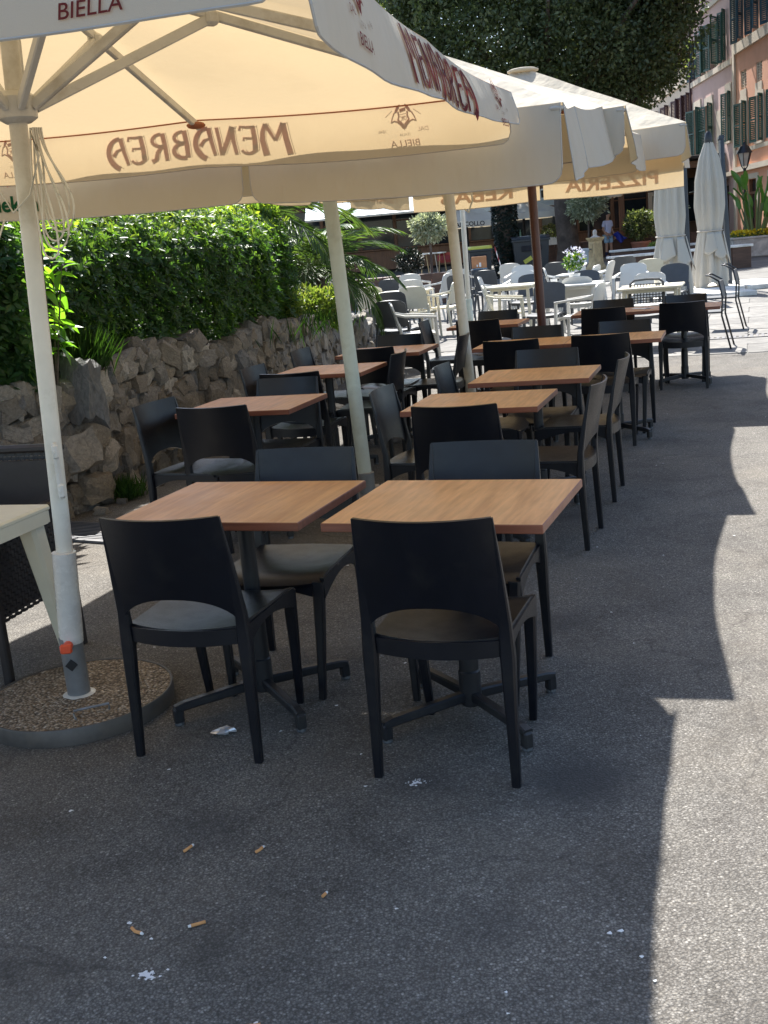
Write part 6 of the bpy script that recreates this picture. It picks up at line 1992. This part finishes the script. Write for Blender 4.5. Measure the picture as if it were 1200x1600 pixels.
for k in range(26):
    a = k * 2.4; r0 = .10 + .07 * (k % 4); hh = .9 + 1.9 * ((k * 37) % 10) / 10; ln = .38 + .18 * (k % 3) / 2
    lean = .10 + .07 * (k % 4)
    px, py = -.35 + r0 * math.cos(a), r0 * math.sin(a)
    top = Vector((px + lean * math.cos(a) * 1.4, py + lean * math.sin(a), .6 + hh * .55))
    mb = MB(); mb.tube([(px, py, .55), tuple(top)], [.03, .018], 6); so = mb.build('stalk', M['shrub_stem'], bp)
    d = Vector((math.cos(a) * .5, math.sin(a) * .4, 1)).normalized(); s = d.cross(Vector((math.sin(a * 1.7), -math.cos(a * 1.7), .2))).normalized(); u = s.cross(d)
    def lf(uu, v, top=top, d=d, s=s, u=u, ln=ln):
        w = .095 * math.sin(math.pi * min(1, v * .92 + .06)) ** .7
        p = top + d * ln * v - u * .22 * v * v * ln + s * w * (2 * uu - 1) + u * .05 * abs(2 * uu - 1)
        return p
    mb = MB(); mb.grid(lf, 4, 8); lo = mb.build('leaf', M['banana'], bp, smooth=True)
    at = lo.data.attributes.new('tint', 'FLOAT', 'POINT'); at.data.foreach_set('value', [(k % 5) / 5] * len(lo.data.vertices))

# street lamp
lp = thing('street_lamp', 'black iron lantern on a post in front of the orange house', 'street lamp', (12.32, 36.2, gz(36.2)))
lp.scale = (.92, .92, .87)
mb = MB(); mb.lathe([(.14, 0), (.14, .12), (.09, .2), (.075, .9), (.05, 1.0), (.042, 2.9), (.06, 2.95), (.04, 3.0)], 12); mb.build('post', M['metal_black'], lp, angle=40)
mb = MB(); mb.lathe([(.10, 3.08), (.21, 3.52), (.20, 3.52), (.09, 3.08)], 6); mb.build('glass', M['lamp_glass'], lp)
for k in range(6):
    a = k * math.pi / 3
    mb = MB(); mb.tube([(.06 * math.cos(a), .06 * math.sin(a), 2.98), (.115 * math.cos(a), .115 * math.sin(a), 3.08), (.225 * math.cos(a), .225 * math.sin(a), 3.52)], .014, 5); mb.build('strut', M['metal_black'], lp)
mb = MB(); mb.lathe([(.27, 3.52), (.25, 3.55), (.19, 3.66), (.16, 3.74), (.07, 3.80), (.05, 3.86), (.02, 3.92)], 12); mb.build('cap', M['metal_black'], lp, angle=50)

# people
def figure(root, chain, radii, edges, mat, name, rootv=0, sub=2):
    me = bpy.data.meshes.new(name)
    me.from_pydata(chain, edges, [])
    o = bpy.data.objects.new(name, me); C.objects.link(o)
    sk = o.modifiers.new('skin', 'SKIN'); sk.use_smooth_shade = True
    me.skin_vertices.new() if not me.skin_vertices else None
    for i, r in enumerate(radii):
        sv = me.skin_vertices[0].data[i]
        sv.radius = (r, r) if not isinstance(r, tuple) else r
        sv.use_root = i == rootv
    sb = o.modifiers.new('sub', 'SUBSURF'); sb.levels = sub; sb.render_levels = sub
    dg = bpy.context.evaluated_depsgraph_get(); dg.update()
    nm = bpy.data.meshes.new_from_object(o.evaluated_get(dg))
    nm.materials.clear(); nm.materials.append(mat)
    o.modifiers.clear(); o.data = nm; nm.name = name
    for p in nm.polygons: p.use_smooth = True
    o.parent = root
    return o
boy = thing('person', 'boy in a lilac shirt and pale blue shorts standing by the low brown wall', 'person', (9.06, 41.4, gz(41.4)), -2.6)
boy.scale = (1.1, 1.1, 1.1)
body_v = [(0, 0, .80), (0, -.01, .98), (0, -.01, 1.14), (0, .0, 1.22), (0, .015, 1.29), (0, .035, 1.40), (0, .04, 1.475),
          (.075, 0, .76), (.085, .01, .44), (.088, -.01, .09), (.092, .10, .035),
          (-.075, 0, .76), (-.09, .03, .44), (-.10, .03, .09), (-.105, .14, .035),
          (.145, -.005, 1.16), (.185, -.03, .93), (.17, .10, .76), (.165, .15, .70),
          (-.145, -.005, 1.16), (-.20, -.04, .94), (-.21, .06, .75), (-.21, .10, .68)]
body_r = [(.105, .085), (.10, .075), (.12, .075), .055, .045, (.078, .088), (.06, .07), .075, .052, .035, .033, .075, .052, .035, .033, .042, .035, .027, .024, .042, .035, .027, .024]
body_e = [(0, 1), (1, 2), (2, 3), (3, 4), (4, 5), (5, 6), (0, 7), (7, 8), (8, 9), (9, 10), (0, 11), (11, 12), (12, 13), (13, 14), (2, 15), (15, 16), (16, 17), (17, 18), (2, 19), (19, 20), (20, 21), (21, 22)]
figure(boy, body_v, body_r, body_e, M['skin'], 'body')
figure(boy, [(0, 0, .74), (0, -.01, .95), (0, -.01, 1.13), (0, .0, 1.21), (.15, -.005, 1.165), (.19, -.02, 1.00), (-.15, -.005, 1.165), (-.20, -.03, 1.00)], [(.135, .11), (.128, .10), (.135, .092), .065, .06, .062, .06, .062], [(0, 1), (1, 2), (2, 3), (2, 4), (4, 5), (2, 6), (6, 7)], M['shirt'], 'shirt')
figure(boy, [(0, 0, .80), (.085, 0, .68), (.092, .01, .47), (-.085, .0, .68), (-.096, .025, .47)], [(.13, .105), .092, .085, .092, .085], [(0, 1), (1, 2), (0, 3), (3, 4)], M['shorts'], 'shorts')
mb = MB(); mb.ball((0, .02, 1.455), (.088, .100, .085), 14, 9, .06); mb.build('hair', M['hair'], boy, smooth=True)
for sx, yy in ((.088, -.01), (-.10, .03)):
    mb = MB(); mb.tube([(sx, yy, .03), (sx, yy, .20)], [.046, .044], 10); mb.build('sock', M['sock'], boy, smooth=True)
    mb = MB(); mb.ball((sx, yy + .06, .035), (.048, .125, .042), 12, 7); mb.build('shoe', M['shoe'], boy, smooth=True)
    mb = MB(); 
mb = MB(); mb.ball((.0, .118, 1.385), (.012, .016, .018), 6, 5); mb.build('nose', M['skin'], boy, smooth=True)
for sx in (-1, 1):
    for k in range(4):
        pass
hb = MB()
for sx, b in ((1, Vector((.165, .15, .70))), (-1, Vector((-.21, .10, .68)))):
    for k in range(4):
        o1 = Vector((.016 * (k - 1.5), .01, -.03)); hb.tube([b + o1 * .5, b + o1 + Vector((0, .012, -.03)), b + o1 + Vector((0, .002, -.06 + .006 * abs(k - 1.5)))], [.010, .009, .006], 5)
    hb.tube([b + Vector((-sx * .02, .01, 0)), b + Vector((-sx * .038, .03, -.02))], [.011, .008], 5)
hb.build('fingers', M['skin'], boy, smooth=True)
bg = MB()
bg.slab(lambda u, v: (.30 * (u - .5) * (1 - .55 * (1 - v)) + .10 * v, .05 * math.sin(u * 6 + v * 4), -.42 * v), 10, 10, .06)
o = bg.build('blue_bag', M['blue_bag'], None, smooth=True); o.location = (9.32, 41.35, gz(41.4) + .88); o.rotation_euler = (0, -.55, .2); tag(o, 'bright blue cloth bag hanging from the hand of the boy', 'bag')
bk = thing('backpack', 'dark navy backpack lying on the brown wall beside the oak trunk', 'backpack', (7.72, 42.6, gz(42.9) + .62))
mb = MB(); mb.ball((0, 0, .28), (.34, .24, .30), 14, 9, .05); mb.build('body', M['navy_bag'], bk, smooth=True)
mb = MB(); mb.ball((0.26, -.05, .50), (.16, .15, .17), 12, 8, .05); mb.build('hood', M['navy_bag'], bk, smooth=True)
mb = MB(); mb.bbox((.05, -.235, .22), (.30, .06, .22), .03); mb.build('pocket', M['navy_bag'], bk)
mb = MB(); mb.tube([(-.1, -.05, .56), (0, -.05, .66), (.1, -.05, .56)], .02, 6); mb.build('strap', M['navy_bag'], bk)
fb = thing('flower_box', 'white flower box with dark foliage on the brown wall right of the oak trunk', 'flower box', (7.15, 42.6, gz(42.9) + .62))
mb = MB(); mb.box((0, 0, .14), (.6, .35, .28), taper=.85); mb.build('box', M['cup'], fb)
_, o = bush('', '', '', (0, 0, 0), .38, 700, M['oak'], .09, 91, .8, parent=fb); o.location = (0, 0, .48)

# things standing before the pavilion counter
gb = 'stools and jars at the pavilion counter'
for k, (x, m) in enumerate(((2.15, 'travertine'), (2.45, 'concrete'), (2.75, 'travertine'))):
    t = thing('bar_stool', ('pale bar stool nearest the silvery bush in the terracotta pot', 'middle one of three bar stools left of the beige pole', 'bar stool next to the red seat before the pavilion')[k], 'stool', (x * 1.06, 41.0, gz(41)), 0, gb)
    mb = MB(); mb.lathe([(.17, .72), (.18, .74), (.17, .77)], 12); mb.build('seat', M['cup'], t)
    for q in range(4):
        a = q * 1.571 + .78; mb = MB(); mb.tube([(.10 * math.cos(a), .10 * math.sin(a), .73), (.2 * math.cos(a), .2 * math.sin(a), 0)], .014, 5); mb.build('leg', M[m], t)
t = thing('scooter', 'red folding seat standing in front of the pavilion', 'seat', (3.05, 41.2, gz(41.2)))
mb = MB(); mb.bbox((0, 0, .55), (.55, .4, .35), .1); mb.build('seat', M['red'], t)
for sx in (-1, 1):
    for sy in (-1, 1):
        mb = MB(); mb.tube([(sx * .22, sy * .15, 0), (sx * .22, sy * .15, .4)], .02, 6); mb.build('leg', M['metal_black'], t)
t.name = 'red_seat'
for k, (x, lab) in enumerate(((3.6, 'bottle on the pavilion counter under the lettered market parasol'), (5.6, 'bottle on the pavilion counter above the large dark bin'), (6.05, 'bottle on the pavilion counter next to the brown pole'), (8.2, 'bottle on the pavilion counter behind the flower box'))):
    o = MB().lathe([(.035, 0), (.04, .02), (.04, .16), (.015, .2), (.015, .28)], 8).build('bottle', M['glass_green'], None, smooth=True); o.location = (x * 1.1, 46.98, gz(47) + .96); tag(o, lab, 'bottle', 'bottles on the pavilion counter')
pf = thing('picture_frame', 'white-framed picture on the dark pavilion wall above the boy', 'picture', (12.0, 45.0, gz(45) + 1.75), -.1)
mb = MB(); mb.bbox((0, 0, 0), (1.0, .06, .95), .01); mb.build('frame', M['trim'], pf)
mb = MB(); mb.box((0, -.035, 0), (.7, .01, .65)); mb.build('picture', M['glass'], pf)
ps = thing('pergola', 'dark brown timber pergola posts and beam right of the boy', 'pergola', (11.2, 44.0, gz(44)), -.05)
for x in (-1.0, .35, 2.6):
    mb = MB(); mb.bbox((x, 0, 1.5), (.2, .2, 3.0), .015); mb.build('post', M['frame_wood'], ps)
mb = MB(); mb.bbox((.8, 0, 3.1), (4.2, .22, .26), .015); mb.build('beam', M['frame_wood'], ps)
mb = MB(); mb.bbox((.8, 1.6, 3.35), (5.0, 4.2, .12), .02); mb.build('roof', M['dark_roof'], ps)
mb = MB(); mb.box((1.2, 3.4, 1.6), (6.0, .1, 3.2)); mb.build('back_wall', M['dark_in'], ps)
